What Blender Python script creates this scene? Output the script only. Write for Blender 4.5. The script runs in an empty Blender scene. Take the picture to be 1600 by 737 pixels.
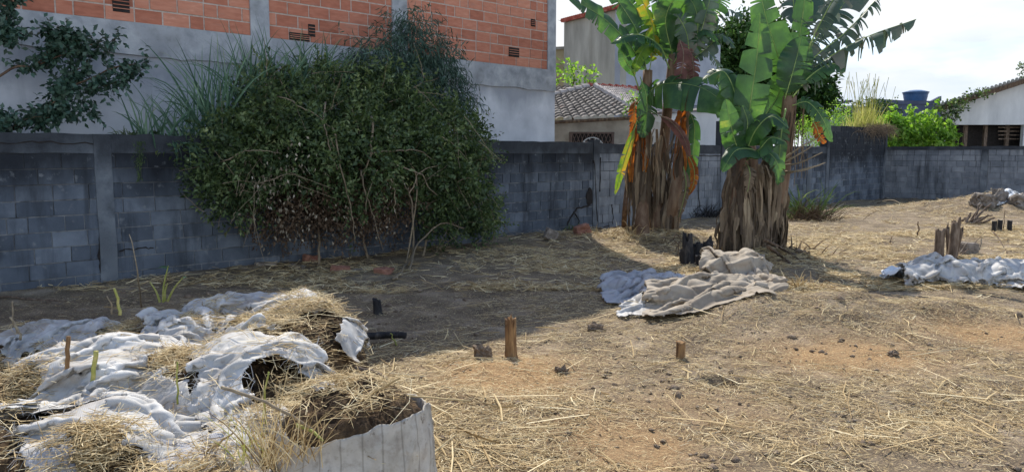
import bpy, math, random
import numpy as np
from mathutils import Vector, Matrix
random.seed(7); rng = np.random.RandomState(11)
R = math.radians
S = bpy.context.scene
COL = S.collection
# ------------------------------------------------------------------ camera
F = 1187.0; PITCH = math.atan(128.0/F); CH = 1.65
cd = bpy.data.cameras.new('camera'); cam = bpy.data.objects.new('camera', cd); COL.objects.link(cam)
cam.location = (0, 0, CH); cam.rotation_euler = (math.pi/2-PITCH, 0, 0)
cd.lens = 36*F/1600; cd.sensor_width = 36; cd.clip_start = .05; cd.clip_end = 3000
S.camera = cam
# ------------------------------------------------------------------ light
SUN_EL, SUN_TH = R(48), R(10)           # light travels towards the camera and a little to the right
ldir = Vector((math.sin(SUN_TH)*math.cos(SUN_EL), -math.cos(SUN_TH)*math.cos(SUN_EL), -math.sin(SUN_EL)))
sd = bpy.data.lights.new('sun', 'SUN'); sun = bpy.data.objects.new('sun', sd); COL.objects.link(sun)
sd.energy = 3.9; sd.angle = R(.5); sd.color = (1, .94, .84)
sun.rotation_euler = ldir.to_track_quat('-Z', 'Y').to_euler(); sun.location = (0, 0, 30)
W = bpy.data.worlds.new('World'); S.world = W; W.use_nodes = True
nt = W.node_tree; nt.nodes.clear()
out = nt.nodes.new('ShaderNodeOutputWorld'); bg = nt.nodes.new('ShaderNodeBackground')
sky = nt.nodes.new('ShaderNodeTexSky'); sky.sky_type = 'NISHITA'; sky.sun_disc = False
sky.sun_elevation = SUN_EL; sky.sun_rotation = math.atan2(-ldir.x, -ldir.y); sky.air_density = 1.0; sky.dust_density = .6
tc = nt.nodes.new('ShaderNodeTexCoord'); mp = nt.nodes.new('ShaderNodeMapping'); mp.inputs['Scale'].default_value = (1.5, 1.5, 5)
nz = nt.nodes.new('ShaderNodeTexNoise'); nz.inputs['Scale'].default_value = 2.2; nz.inputs['Detail'].default_value = 7; nz.inputs['Roughness'].default_value = .52
rp = nt.nodes.new('ShaderNodeValToRGB'); rp.color_ramp.elements[0].position = .36; rp.color_ramp.elements[1].position = .56
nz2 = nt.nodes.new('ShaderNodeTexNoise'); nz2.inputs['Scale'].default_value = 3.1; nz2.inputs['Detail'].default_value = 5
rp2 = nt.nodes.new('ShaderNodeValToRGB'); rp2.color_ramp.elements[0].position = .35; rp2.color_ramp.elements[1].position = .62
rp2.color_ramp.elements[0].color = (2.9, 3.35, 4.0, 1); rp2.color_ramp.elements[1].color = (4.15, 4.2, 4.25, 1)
mx = nt.nodes.new('ShaderNodeMix'); mx.data_type = 'RGBA'
L = nt.links.new
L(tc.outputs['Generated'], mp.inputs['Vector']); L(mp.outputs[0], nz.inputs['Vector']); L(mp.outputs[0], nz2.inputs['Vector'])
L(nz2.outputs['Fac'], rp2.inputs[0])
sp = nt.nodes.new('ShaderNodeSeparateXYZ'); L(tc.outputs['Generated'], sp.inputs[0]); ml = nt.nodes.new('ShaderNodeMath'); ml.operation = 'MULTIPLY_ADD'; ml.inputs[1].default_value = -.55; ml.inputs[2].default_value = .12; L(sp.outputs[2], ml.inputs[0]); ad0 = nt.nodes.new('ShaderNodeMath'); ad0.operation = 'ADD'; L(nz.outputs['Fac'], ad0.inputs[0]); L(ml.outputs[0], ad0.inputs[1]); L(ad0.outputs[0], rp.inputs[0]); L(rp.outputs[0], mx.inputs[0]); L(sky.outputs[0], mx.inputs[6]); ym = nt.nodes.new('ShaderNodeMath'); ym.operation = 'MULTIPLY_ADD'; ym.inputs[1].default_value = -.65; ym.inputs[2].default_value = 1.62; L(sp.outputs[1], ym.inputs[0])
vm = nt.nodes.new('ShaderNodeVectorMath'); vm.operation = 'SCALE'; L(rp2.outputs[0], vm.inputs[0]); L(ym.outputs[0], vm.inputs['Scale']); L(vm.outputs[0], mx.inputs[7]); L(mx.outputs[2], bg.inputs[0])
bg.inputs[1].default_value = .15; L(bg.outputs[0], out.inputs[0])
S.view_settings.view_transform = 'Standard'; S.view_settings.look = 'None'; S.view_settings.exposure = 0.72; S.view_settings.gamma = 1
S.render.engine = 'CYCLES'; S.cycles.max_bounces = 6; S.cycles.transparent_max_bounces = 6
# ------------------------------------------------------------------ photo geometry helpers
def ray(px, py):
    a, b = (px-800)/F, (368.5-py)/F; c, s = math.cos(PITCH), math.sin(PITCH)
    return np.array((a, c+b*s, -s+b*c))
def G(px, py, z=0.0):
    d = ray(px, py); t = (z-CH)/d[2]; return np.array((0, 0, CH))+d*t
def P(px, py, Y):
    d = ray(px, py); return np.array((0, 0, CH))+d*(Y/d[1])
A0 = G(160, 441); U = np.array((math.sin(R(45.3)), math.cos(R(45.3)), 0.0))
N = np.array((U[1], -U[0], 0.0))          # from the long wall towards the camera
def WP(px, py, off=0.0):                  # the point seen at (px,py) on the plane standing off metres in front of the wall
    d = ray(px, py); t = np.dot(A0+N*off-np.array((0, 0, CH)), N)/np.dot(d, N)
    return np.array((0, 0, CH))+d*t
def WS(px, off=0.0): return float(np.dot(WP(px, 300, off)-A0, U))
def WL(s, z=0.0, off=0.0): return A0*np.array((1, 1, 0))+U*s+N*off+np.array((0, 0, z))
# ------------------------------------------------------------------ noise
_L = rng.rand(256, 256)
def vn(x, y, s=0):
    x = np.asarray(x, float)+s*17.3; y = np.asarray(y, float)+s*9.7
    xi = np.floor(x).astype(int); yi = np.floor(y).astype(int); fx = x-xi; fy = y-yi
    fx = fx*fx*(3-2*fx); fy = fy*fy*(3-2*fy); g = lambda i, j: _L[i & 255, j & 255]
    return (g(xi, yi)*(1-fx)+g(xi+1, yi)*fx)*(1-fy)+(g(xi, yi+1)*(1-fx)+g(xi+1, yi+1)*fx)*fy
def fbm(x, y, o=4, s=0):
    r = 0; a = .5
    for k in range(o): r = r+a*(vn(x*2**k, y*2**k, s+k)-.5); a *= .5
    return r*2
# ------------------------------------------------------------------ objects
def tag(o, label=None, cat=None, group=None, kind=None):
    if label: o['label'] = label
    if cat: o['category'] = cat
    if group: o['group'] = group
    if kind: o['kind'] = kind
    return o
def empty(name, loc=(0, 0, 0)):
    o = bpy.data.objects.new(name, None); o.location = tuple(float(c) for c in loc); o.empty_display_size = .1; COL.objects.link(o); return o
def thing(name, label, cat, loc=(0, 0, 0), group=None): return tag(empty(name, loc), label, cat, group)
class MB:
    def __init__(s): s.v = []; s.f = []; s.a = []; s.n = 0
    def add(s, v, f, a=None):
        v = np.asarray(v, float).reshape(-1, 3); f = [tuple(int(i)+s.n for i in q) for q in f]
        s.v.append(v); s.f += f; s.a += ([random.random()]*len(f) if a is None else ([a]*len(f) if np.isscalar(a) else list(a))); s.n += len(v); return s
    def quads(s, v, nf=None, a=None):         # v (M,4,3)
        M_ = len(v); vv = v.reshape(-1, 3); idx = (np.arange(M_*4).reshape(-1, 4)+s.n)
        s.v.append(vv); s.f += [tuple(q) for q in idx.tolist()]; s.a += (list(a) if a is not None else list(np.random.rand(M_))); s.n += M_*4; return s
    def box(s, o, x, y, z, a=None):           # corner origin + three edge vectors
        o, x, y, z = (np.asarray(k, float) for k in (o, x, y, z))
        v = [o, o+x, o+x+y, o+y, o+z, o+x+z, o+x+y+z, o+y+z]
        return s.add(v, [(3, 2, 1, 0), (4, 5, 6, 7), (0, 1, 5, 4), (1, 2, 6, 5), (2, 3, 7, 6), (3, 0, 4, 7)], a)
    def tube(s, pts, r, n=7, a=None, cap=True, jit=0):
        pts = np.asarray(pts, float); k = len(pts); r = np.broadcast_to(np.asarray(r, float), (k,)) if np.ndim(r) < 2 else r
        t = np.gradient(pts, axis=0); t /= np.linalg.norm(t, axis=1)[:, None]+1e-9
        ref = np.array((0, 0, 1.)) if abs(t[0][2]) < .8 else np.array((1., 0, 0)); V = []
        for i in range(k):
            b = np.cross(t[i], ref); b /= np.linalg.norm(b)+1e-9; c = np.cross(b, t[i]); ref = c
            for j in range(n):
                an = 2*math.pi*j/n; rr = r[i]*(1+jit*(random.random()-.5)); V.append(pts[i]+rr*(b*math.cos(an)+c*math.sin(an)))
        Fc = [(i*n+j, i*n+(j+1) % n, (i+1)*n+(j+1) % n, (i+1)*n+j) for i in range(k-1) for j in range(n)]
        if cap: Fc += [tuple(range(n))[::-1], tuple((k-1)*n+j for j in range(n))]
        return s.add(V, Fc, a)
    def build(s, name, mat, parent=None, smooth=False, label=None):
        v = np.concatenate(s.v) if s.v else np.zeros((0, 3))
        o = mesh(name, v, s.f, mat, parent, smooth, s.a)
        if label: o['label'] = label
        return o
def mesh(name, v, f, mat, parent=None, smooth=False, attr=None, uv=None):
    me = bpy.data.meshes.new(name); v = np.asarray(v, np.float32)
    off = np.zeros(3)
    if parent is not None:
        p = parent; off = np.zeros(3)
        while p is not None: off = off+np.array(p.location); p = p.parent
    else: off = np.array((v[:, 0].mean(), v[:, 1].mean(), v[:, 2].min())) if len(v) else off
    v = v-off
    if isinstance(f, np.ndarray):
        me.vertices.add(len(v)); me.vertices.foreach_set('co', v.astype(np.float32).ravel())
        k = f.shape[1]; me.loops.add(f.size); me.loops.foreach_set('vertex_index', f.ravel().astype(np.int32))
        me.polygons.add(len(f)); me.polygons.foreach_set('loop_start', np.arange(0, f.size, k, dtype=np.int32))
        me.update(calc_edges=True); me.validate()
    else: me.from_pydata(v.tolist(), [], f)
    if attr is not None and len(attr) == len(me.polygons):
        at = me.attributes.new('rnd', 'FLOAT', 'FACE'); at.data.foreach_set('value', np.asarray(attr, np.float32))
    if uv is not None:
        ul = me.uv_layers.new(name='UVMap'); li = np.zeros(len(me.loops), np.int32); me.loops.foreach_get('vertex_index', li)
        ul.data.foreach_set('uv', np.asarray(uv, np.float32)[li].ravel())
    if smooth: me.shade_smooth()
    me.materials.append(mat)
    o = bpy.data.objects.new(name, me); COL.objects.link(o)
    if parent is not None: o.parent = parent
    else: o.location = tuple(float(c) for c in off)
    return o
# ------------------------------------------------------------------ materials
def mat(name, ramp, attr=0., ns=6., nd=6, rough=.9, bump=.3, bs=30., bd=.01, tr=0., trc=None, stains=(), stretch=(1, 1, 1), spec=.25, weave=0, uvn=False, vattr=None):
    m = bpy.data.materials.new(name); m.use_nodes = True; t = m.node_tree; n = t.nodes; l = t.links.new
    b = n['Principled BSDF']; b.inputs['Roughness'].default_value = rough; b.inputs['Specular IOR Level'].default_value = spec
    geo = n.new('ShaderNodeNewGeometry'); mpg = n.new('ShaderNodeMapping'); mpg.inputs['Scale'].default_value = stretch; l(geo.outputs['Position'], mpg.inputs[0])
    def noise(sc, det=6, ro=.55, vec=None):
        q = n.new('ShaderNodeTexNoise'); q.inputs['Scale'].default_value = sc; q.inputs['Detail'].default_value = det; q.inputs['Roughness'].default_value = ro
        l(vec or mpg.outputs[0], q.inputs['Vector']); return q.outputs['Fac']
    def rng_(s, a, c):
        q = n.new('ShaderNodeMapRange'); l(s, q.inputs[0]); q.inputs[1].default_value = a; q.inputs[2].default_value = c; q.clamp = True; return q.outputs[0]
    fac = rng_(noise(ns, nd, .6), .3, .7)
    if attr:
        at = n.new('ShaderNodeAttribute'); at.attribute_name = 'rnd'
        mx = n.new('ShaderNodeMix'); mx.inputs[0].default_value = attr; l(fac, mx.inputs[2]); l(at.outputs['Fac'], mx.inputs[3]); fac = mx.outputs[0]
    cr = n.new('ShaderNodeValToRGB'); e = cr.color_ramp.elements
    while len(e) < len(ramp): e.new(.5)
    for i, (p, c) in enumerate(ramp): e[i].position = p; e[i].color = (*c, 1)
    l(fac, cr.inputs[0]); col = cr.outputs[0]
    if vattr:
        va = n.new('ShaderNodeAttribute'); va.attribute_name = vattr[0]
        mx = n.new('ShaderNodeMix'); mx.data_type = 'RGBA'; l(va.outputs['Fac'], mx.inputs[0]); l(col, mx.inputs[6]); mx.inputs[7].default_value = (*vattr[1], 1); col = mx.outputs[2]
    sep = n.new('ShaderNodeSeparateXYZ'); l(geo.outputs['Position'], sep.inputs[0])
    for (kind, a, c_, colr, amt, sc) in stains:   # marks of dirt or mould: 'z' follows height with a ragged edge, 'n' is patches
        if kind == 'z':
            mz = n.new('ShaderNodeMapping'); mz.inputs['Scale'].default_value = (1, 1, .35); l(geo.outputs['Position'], mz.inputs[0])
            nn = noise(sc, 6, .6, mz.outputs[0]); ad = n.new('ShaderNodeMath'); ad.operation = 'MULTIPLY_ADD'; l(nn, ad.inputs[0]); ad.inputs[1].default_value = 1.6*abs(c_-a)+.5; l(sep.outputs[2], ad.inputs[2])
            f2 = rng_(ad.outputs[0], a+(.8*abs(c_-a)+.25), c_+(.8*abs(c_-a)+.25))
        elif kind == 'd': mz = n.new('ShaderNodeMapping'); mz.inputs['Scale'].default_value = (1, 1, .12); l(geo.outputs['Position'], mz.inputs[0]); f2 = rng_(noise(sc, 6, .65, mz.outputs[0]), a, c_)
        else: f2 = rng_(noise(sc, 5, .6), a, c_)
        mu = n.new('ShaderNodeMath'); mu.operation = 'MULTIPLY'; l(f2, mu.inputs[0]); mu.inputs[1].default_value = amt
        mx = n.new('ShaderNodeMix'); mx.data_type = 'RGBA'; l(mu.outputs[0], mx.inputs[0]); l(col, mx.inputs[6]); mx.inputs[7].default_value = (*colr, 1); col = mx.outputs[2]
    wv = None
    if weave:
        uvm = n.new('ShaderNodeUVMap'); wv = n.new('ShaderNodeTexWave'); wv.inputs['Scale'].default_value = weave; wv.inputs['Distortion'].default_value = 1.2; wv.inputs['Detail'].default_value = 2; l(uvm.outputs[0], wv.inputs[0])
        f3 = rng_(wv.outputs['Fac'], .55 if weave > 5 else .965, 1.); mu = n.new('ShaderNodeMath'); mu.operation = 'MULTIPLY'; l(f3, mu.inputs[0]); mu.inputs[1].default_value = .10 if weave > 20 else (.45 if weave < 5 else .16)
        mx = n.new('ShaderNodeMix'); mx.data_type = 'RGBA'; mx.blend_type = 'MULTIPLY'; l(mu.outputs[0], mx.inputs[0]); l(col, mx.inputs[6]); mx.inputs[7].default_value = (.3, .28, .25, 1); col = mx.outputs[2]
    l(col, b.inputs['Base Color'])
    h = noise(bs, 5, .65)
    if weave:
        ad = n.new('ShaderNodeMath'); ad.operation = 'MULTIPLY_ADD'; l(wv.outputs['Fac'], ad.inputs[0]); ad.inputs[1].default_value = .25; l(h, ad.inputs[2]); h = ad.outputs[0]
    bp = n.new('ShaderNodeBump'); bp.inputs['Strength'].default_value = bump; bp.inputs['Distance'].default_value = bd; l(h, bp.inputs['Height']); l(bp.outputs[0], b.inputs['Normal'])
    if tr:
        tb = n.new('ShaderNodeBsdfTranslucent'); ms = n.new('ShaderNodeMixShader'); ms.inputs[0].default_value = tr
        if trc:
            g = n.new('ShaderNodeMix'); g.data_type = 'RGBA'; g.blend_type = 'MULTIPLY'; g.inputs[0].default_value = 1; l(col, g.inputs[6]); g.inputs[7].default_value = (*trc, 1); l(g.outputs[2], tb.inputs[0])
        else: l(col, tb.inputs[0])
        l(b.outputs[0], ms.inputs[1]); l(tb.outputs[0], ms.inputs[2]); l(ms.outputs[0], n['Material Output'].inputs['Surface'])
    return m
def h(s): s = s.lstrip('#'); c = [int(s[i:i+2], 16)/255 for i in (0, 2, 4)]; return tuple((x/12.92 if x < .04045 else ((x+.055)/1.055)**2.4) for x in c)
M = {}
M['soil'] = mat('soil', [(0, h('#564a3e')), (.45, h('#706250')), (.75, h('#847562')), (1, h('#968876'))], ns=2.2, nd=10, bump=.9, bs=38, bd=.03, rough=1, vattr=('patch', h('#9a7c58')),
                stains=(('n', .55, .75, h('#4a3b30'), .7, 9.), ('n', .55, .62, h('#cdb98c'), .5, 60.)))
M['straw'] = mat('straw', [(0, h('#6a5438')), (.25, h('#9a825a')), (.6, h('#c8b285')), (1, h('#ece0bc'))], attr=.85, ns=20, bump=.1, rough=.75, spec=.3, tr=.12)
M['block'] = mat('concrete_block', [(0, h('#414851')), (.5, h('#5a626c')), (1, h('#7c848d'))], attr=.55, ns=3, bump=.6, bs=70, bd=.008, rough=.95,
                 stains=(('z', 1.0, 1.6, h('#191b1f'), .9, 1.4), ('d', .5, .66, h('#24272b'), .7, 3.), ('n', .52, .72, h('#303438'), .6, 1.2), ('n', .6, .7, h('#86898a'), .5, 7.)))
M['blockfar'] = mat('concrete_block_pale', [(0, h('#5c6167')), (.5, h('#757a80')), (1, h('#8f9396'))], attr=.4, ns=3, bump=.6, bs=70, bd=.008, rough=.95,
                 stains=(('z', 1.6, 2.0, h('#26292d'), .8, 1.2), ('d', .52, .68, h('#33373b'), .7, 3.), ('n', .55, .72, h('#4a5056'), .6, 1.2)))
M['mortar'] = mat('mortar', [(0, h('#6a6d70')), (1, h('#8c8e8f'))], ns=9, bump=.6, bs=60, stains=(('z', 1.0, 1.6, h('#1d1f23'), .85, 1.4), ('d', .5, .66, h('#24272b'), .7, 3.), ('n', .5, .62, h('#33373b'), .75, 5.)))
M['concrete'] = mat('concrete', [(0, h('#7b7f83')), (.5, h('#96999c')), (1, h('#adafb0'))], ns=4, nd=9, bump=.5, bs=45, bd=.01, stains=(('n', .56, .7, h('#43474b'), .6, 2.),))
M['wallcon'] = mat('stained_concrete', [(0, h('#4a4f54')), (.5, h('#646a70')), (1, h('#7f858a'))], ns=4, nd=9, bump=.7, bs=45, bd=.012, stains=(('z', 1.3, 1.8, h('#1e2024'), .8, 1.3), ('n', .53, .7, h('#34383c'), .6, 2.),))
M['plaster'] = mat('plaster', [(0, h('#a3a6ac')), (.5, h('#b9bcc1')), (1, h('#cbcdd0'))], ns=1.1, nd=10, bump=.25, bs=25, bd=.01,
                   stains=(('z', 2.55, 2.95, h('#777b82'), .7, 1.6), ('n', .6, .75, h('#80858c'), .5, 2.5), ('d', .58, .7, h('#7d8188'), .4, 2.)))
M['brick'] = mat('clay_brick', [(0, h('#87523f')), (.4, h('#a66a54')), (.8, h('#b98068')), (1, h('#c9967f'))], attr=.6, ns=5, bump=.4, bs=50, bd=.006, rough=.9, stretch=(1, 1, 4),
                 stains=(('n', .58, .75, h('#8a6f62'), .5, 3.), ))
M['brickm'] = mat('brick_mortar', [(0, h('#9c8f86')), (1, h('#bdb2a6'))], ns=20, bump=.6, bs=60)
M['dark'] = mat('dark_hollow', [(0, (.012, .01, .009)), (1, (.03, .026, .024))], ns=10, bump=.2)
M['leaf'] = mat('bush_leaf', [(0, h('#1f2b1c')), (.4, h('#3a4c2c')), (.7, h('#5c6d42')), (1, h('#a0a87a'))], attr=.4, ns=2.6, bump=0.1, rough=.55, tr=.25, trc=(1.5, 1.7, .8), spec=.4)
M['leafdk'] = mat('blue_green_leaf', [(0, h('#20352a')), (.6, h('#3b5545')), (1, h('#5c7565'))], attr=.7, ns=2, bump=.1, rough=.45, tr=.2, spec=.4)
M['leafbr'] = mat('sunny_leaf', [(0, h('#46682a')), (.5, h('#6f943c')), (1, h('#a3bd60'))], attr=.7, ns=1.2, bump=.1, rough=.5, tr=.45, trc=(1.5, 1.6, .7))
M['leaffar'] = mat('far_tree_leaf', [(0, h('#1d3018')), (.5, h('#33501f')), (1, h('#577335'))], attr=.7, ns=.8, bump=.1, rough=.5, tr=.25)
M['dryleaf'] = mat('dry_leaf', [(0, h('#5c5242')), (.6, h('#8f8573')), (1, h('#bdb5a2'))], attr=.9, bump=.1, rough=.8, tr=.15)
M['reed'] = mat('reed_blade', [(0, h('#34503a')), (.5, h('#54735a')), (.9, h('#7f9a7c')), (1, h('#a89f75'))], attr=.8, ns=3, bump=.1, rough=.5, tr=.3)
M['grassy'] = mat('yellow_grass', [(0, h('#7d8a3a')), (.5, h('#b3b35a')), (1, h('#d8cd8a'))], attr=.9, ns=3, bump=.1, rough=.6, tr=.4)
M['twig'] = mat('dry_twig', [(0, h('#5f5545')), (.6, h('#877964')), (1, h('#a89a80'))], attr=.4, ns=30, bump=.3, bs=80, rough=.85)
M['bark'] = mat('bark', [(0, h('#332921')), (.5, h('#5a493a')), (1, h('#7d6a54'))], ns=14, bump=.8, bs=50, bd=.01, stretch=(1, 1, .3))
M['banana'] = mat('banana_leaf', [(0, h('#203a2a')), (.4, h('#2f5032')), (.7, h('#466b3c')), (.9, h('#7a8748')), (1, h('#a0905a'))], attr=.5, ns=3.5, nd=9, bump=.35, bs=14, bd=.01, rough=.42, tr=.42, trc=(2.5, 2.3, .85), spec=.5, weave=9)
M['bananafray'] = mat('weathered_banana_leaf', [(0, h('#2c4638')), (.45, h('#4c604c')), (.75, h('#6c6a5c')), (1, h('#86725f'))], attr=.6, ns=2.5, bump=.2, bs=14, rough=.45, tr=.25, spec=.5)
M['bananayel'] = mat('yellowing_banana_leaf', [(0, h('#3f6a2c')), (.45, h('#6f8f34')), (.75, h('#b0903a')), (1, h('#8a5a30'))], attr=.5, ns=7, bump=.2, rough=.5, tr=.4, trc=(1.7, 1.6, .6))
M['bananadead'] = mat('dead_banana_leaf', [(0, h('#3b3129')), (.4, h('#655747')), (.8, h('#8f7d66')), (1, h('#b5a486'))], attr=.7, ns=6, bump=.3, bs=30, rough=.8, tr=.2, stretch=(1, 1, .4))
M['bananaorange'] = mat('orange_dead_leaf', [(0, h('#59351f')), (.5, h('#8f5527')), (1, h('#c98838'))], attr=.6, ns=9, bump=.3, rough=.7, tr=.45, trc=(1.6, 1.3, .7))
M['bananapurple'] = mat('dried_purple_leaf', [(0, h('#4a2f2c')), (.5, h('#6d4a42')), (1, h('#92705e'))], attr=.5, ns=6, bump=.4, bs=20, rough=.7, tr=.2)
M['rib'] = mat('midrib', [(0, h('#5c7a3c')), (1, h('#97a862'))], ns=5, bump=.1, rough=.45, tr=.1)
M['pseudo'] = mat('banana_stem', [(0, h('#3d2f27')), (.4, h('#664f3d')), (.75, h('#85705a')), (1, h('#747455'))], attr=.4, ns=5, bump=.8, bs=24, bd=.015, stretch=(2, 2, .35), rough=.7)
M['sack'] = mat('white_sack', [(0, h('#8d8b87')), (.4, h('#b4b2ae')), (1, h('#d3d1cd'))], ns=4, nd=8, bump=.35, bs=90, bd=.004, rough=.62, tr=.12, weave=45, stains=(('n', .54, .7, h('#8d8070'), .6, 3.), ('n', .6, .72, h('#6b5a48'), .6, 12.)))
M['sackdirty'] = mat('dusty_sack', [(0, h('#756a5d')), (.5, h('#9c907f')), (1, h('#c2b8a7'))], ns=3, nd=8, bump=.4, bs=60, bd=.005, rough=.7, tr=.1, weave=40, stains=(('n', .55, .72, h('#7d6a58'), .6, 3.),))
M['sackfront'] = mat('stained_sack', [(0, h('#8b8378')), (.4, h('#b3ada2')), (1, h('#d0cbc2'))], ns=5, nd=9, bump=.5, bs=60, bd=.006, rough=.7, tr=.1, weave=3.4, stains=(('n', .55, .7, h('#6e5d4c'), .6, 5.), ('n', .62, .68, h('#4a3d31'), .8, 11.), ('n', .5, .7, h('#857a6c'), .5, 30.)))
M['sackblue'] = mat('grey_sack', [(0, h('#85858a')), (.5, h('#a2a3a8')), (1, h('#c0c1c4'))], ns=3, nd=8, bump=.4, bs=60, bd=.005, rough=.7, tr=.1, weave=40, stains=(('n', .55, .75, h('#6f6660'), .5, 3.),))
M['compost'] = mat('compost', [(0, h('#2e241b')), (.4, h('#4a3b2c')), (.75, h('#6c5840')), (1, h('#8c7454'))], ns=16, nd=10, bump=1, bs=60, bd=.03, rough=1)
M['char'] = mat('charred_wood', [(0, (.01, .01, .011)), (.6, (.03, .028, .028)), (1, (.09, .08, .07))], ns=18, bump=.9, bs=60, bd=.01, stretch=(1, 1, .3), rough=.8)
M['wood'] = mat('split_wood', [(0, h('#4d3a29')), (.4, h('#795c3e')), (.8, h('#9c7c54')), (1, h('#b89a6e'))], ns=22, bump=.9, bs=60, bd=.008, stretch=(1, 1, .2), rough=.85)
M['greywood'] = mat('grey_wood', [(0, h('#3f352b')), (.5, h('#64564a')), (1, h('#86786a'))], ns=22, bump=.9, bs=50, bd=.01, stretch=(1, 1, .25), rough=.9)
M['stone'] = mat('rubble', [(0, h('#5a524a')), (.5, h('#7b7268')), (1, h('#9d948a'))], ns=9, bump=.8, bs=50, bd=.01)
M['clod'] = mat('clod', [(0, h('#635445')), (.5, h('#7f6f5e')), (1, h('#998875'))], ns=12, bump=1, bs=50, bd=.02)
M['redclay'] = mat('broken_brick', [(0, h('#6f4a3e')), (1, h('#98705e'))], ns=9, bump=.6, bs=50)
M['rooftile'] = mat('weathered_roof_tile', [(0, h('#4b4744')), (.5, h('#76706b')), (1, h('#9b948c'))], ns=5, nd=9, bump=.5, bs=30, stains=(('n', .6, .75, h('#8a5a48'), .4, 3.),))
M['redtile'] = mat('red_ridge_tile', [(0, h('#74382e')), (.6, h('#9a5346')), (1, h('#b9897c'))], ns=6, bump=.5, bs=30)
M['whitetile'] = mat('pale_ridge_tile', [(0, h('#8d8580')), (1, h('#bcb4ae'))], ns=6, bump=.5, bs=30)
M['render'] = mat('tan_render', [(0, h('#8a8378')), (.5, h('#a39b8e')), (1, h('#b8b1a4'))], ns=2, nd=9, bump=.3, bs=25)
M['greyrender'] = mat('grey_render', [(0, h('#77756c')), (.5, h('#918f86')), (1, h('#a9a79c'))], ns=1.2, nd=10, bump=.3, bs=12, stretch=(1, 1, .3), stains=(('n', .55, .75, h('#6b6558'), .5, .8),))
M['bluerender'] = mat('blue_grey_render', [(0, h('#858a94')), (1, h('#a2a7b0'))], ns=1.2, nd=9, bump=.2, bs=12)
M['whiterender'] = mat('white_render', [(0, h('#b0b2b3')), (1, h('#cfd0cf'))], ns=2, nd=9, bump=.2, bs=12, stretch=(1, 1, .3), stains=(('n', .58, .75, h('#8a8c8c'), .5, 1.),))
M['yelrender'] = mat('yellow_render', [(0, h('#9a9073')), (1, h('#b5ab8b'))], ns=2, bump=.2)
M['iron'] = mat('rusty_iron', [(0, h('#4a3f3a')), (1, h('#6d5a50'))], ns=9, bump=.3, rough=.7)
M['whiteiron'] = mat('white_iron', [(0, h('#a5a5a2')), (1, h('#c4c4c0'))], ns=9, bump=.2, rough=.6)
M['tank'] = mat('blue_plastic', [(0, h('#26405f')), (1, h('#34557c'))], ns=2, bump=.1, rough=.4)
M['slate'] = mat('dark_blue_wall', [(0, h('#3b4356')), (1, h('#4c5569'))], ns=2, bump=.2)
M['greenst'] = mat('green_stalk', [(0, h('#7c8a44')), (.5, h('#a8a85c')), (1, h('#c9ba84'))], attr=.3, ns=20, nd=4, bump=.1, rough=.5, tr=.3)
M['plastic'] = mat('thin_white_plastic', [(0, h('#d8dadb')), (1, h('#f0f1f1'))], ns=4, bump=.2, bs=40, rough=.4, tr=.2)
# ------------------------------------------------------------------ ground
MOUNDS = [(*G(1300, 505)[:2], 1.5, .7, .16), (*G(1225, 500)[:2], .6, .4, .1), (*G(1570, 330)[:2], 2.6, 1.6, .45), (*G(1180, 400)[:2], 1.0, .8, .12), (*G(1025, 376)[:2], 1.1, .8, .12),
          (*G(900, 372)[:2], 1.5, .8, .12), (*G(1090, 480)[:2], 1.2, .6, .06), (*G(1540, 450)[:2], 1.3, .5, .05), (*G(640, 640)[:2], 1, .8, .08), (*G(800, 575)[:2], .6, .35, .05), (*G(1450, 500)[:2], .9, .4, .1)]
HOLES = [(*G(1132, 592)[:2], .17, .12, .09)]
PATCH = [(790, 592, .55, .3, 1), (830, 575, .4, .2, .7), (1330, 557, .7, .2, .9), (1565, 532, .6, .2, .9), (970, 695, .45, .2, .8), (1085, 640, .6, .2, .35), (870, 560, .4, .15, .4), (1240, 545, .5, .15, .4)]
def gh(x, y):
    x = np.asarray(x, float); y = np.asarray(y, float)
    z = .07*fbm(x*.5, y*.5, 3, 1)+.035*fbm(x*2.2, y*2.2, 3, 4)
    z = z*np.clip((60-y)/30, 0, 1)
    for cx, cy, rx, ry, hh in MOUNDS: z = z+hh*np.exp(-(((x-cx)/rx)**2+((y-cy)/ry)**2))*(1+.6*fbm(x*3, y*3, 2, 9))
    for cx, cy, rx, ry, hh in HOLES: z = z-hh*np.exp(-(((x-cx)/rx)**2+((y-cy)/ry)**2)**2)
    return z
def GG(px, py):            # where the sight line through a photo point meets the uneven ground
    d = ray(px, py); t = np.arange(2.5, 60, .02); x, y, z = d[0]*t, d[1]*t, CH+d[2]*t; g_ = gh(x, y); i = int(np.argmax(z <= g_)); return np.array((x[i], y[i], g_[i]))
ys = np.concatenate([np.linspace(-8, 2.4, 20), np.arange(2.5, 10, .035), np.arange(10, 34, .11), 34*np.exp(np.linspace(.02, math.log(60), 30))])
cs = np.concatenate([np.linspace(-4, -1.05, 14), np.linspace(-1, 1, 470), np.linspace(1.05, 4, 14)])
X = cs[None, :]*(.78*np.maximum(ys, 3)+1.5)[:, None]; Y = np.repeat(ys[:, None], len(cs), 1)
Z = gh(X, Y)+(.018*fbm(X*9, Y*9, 3, 20)+.01*fbm(X*30, Y*30, 2, 30))*np.clip((20-Y)/14, 0, 1)
gx, gy = Y.shape; ii = (np.arange(gx-1)[:, None]*gy+np.arange(gy-1)[None, :]).ravel()
gf = np.stack([ii, ii+1, ii+gy+1, ii+gy], 1)
gv = np.stack([X, Y, Z], 2).reshape(-1, 3)
go = mesh('ground', gv, gf, M['soil'], None, True); go.location = (0, 0, 0)
go.data.vertices.foreach_set('co', gv.astype(np.float32).ravel())
pa = np.zeros(len(gv))
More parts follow.
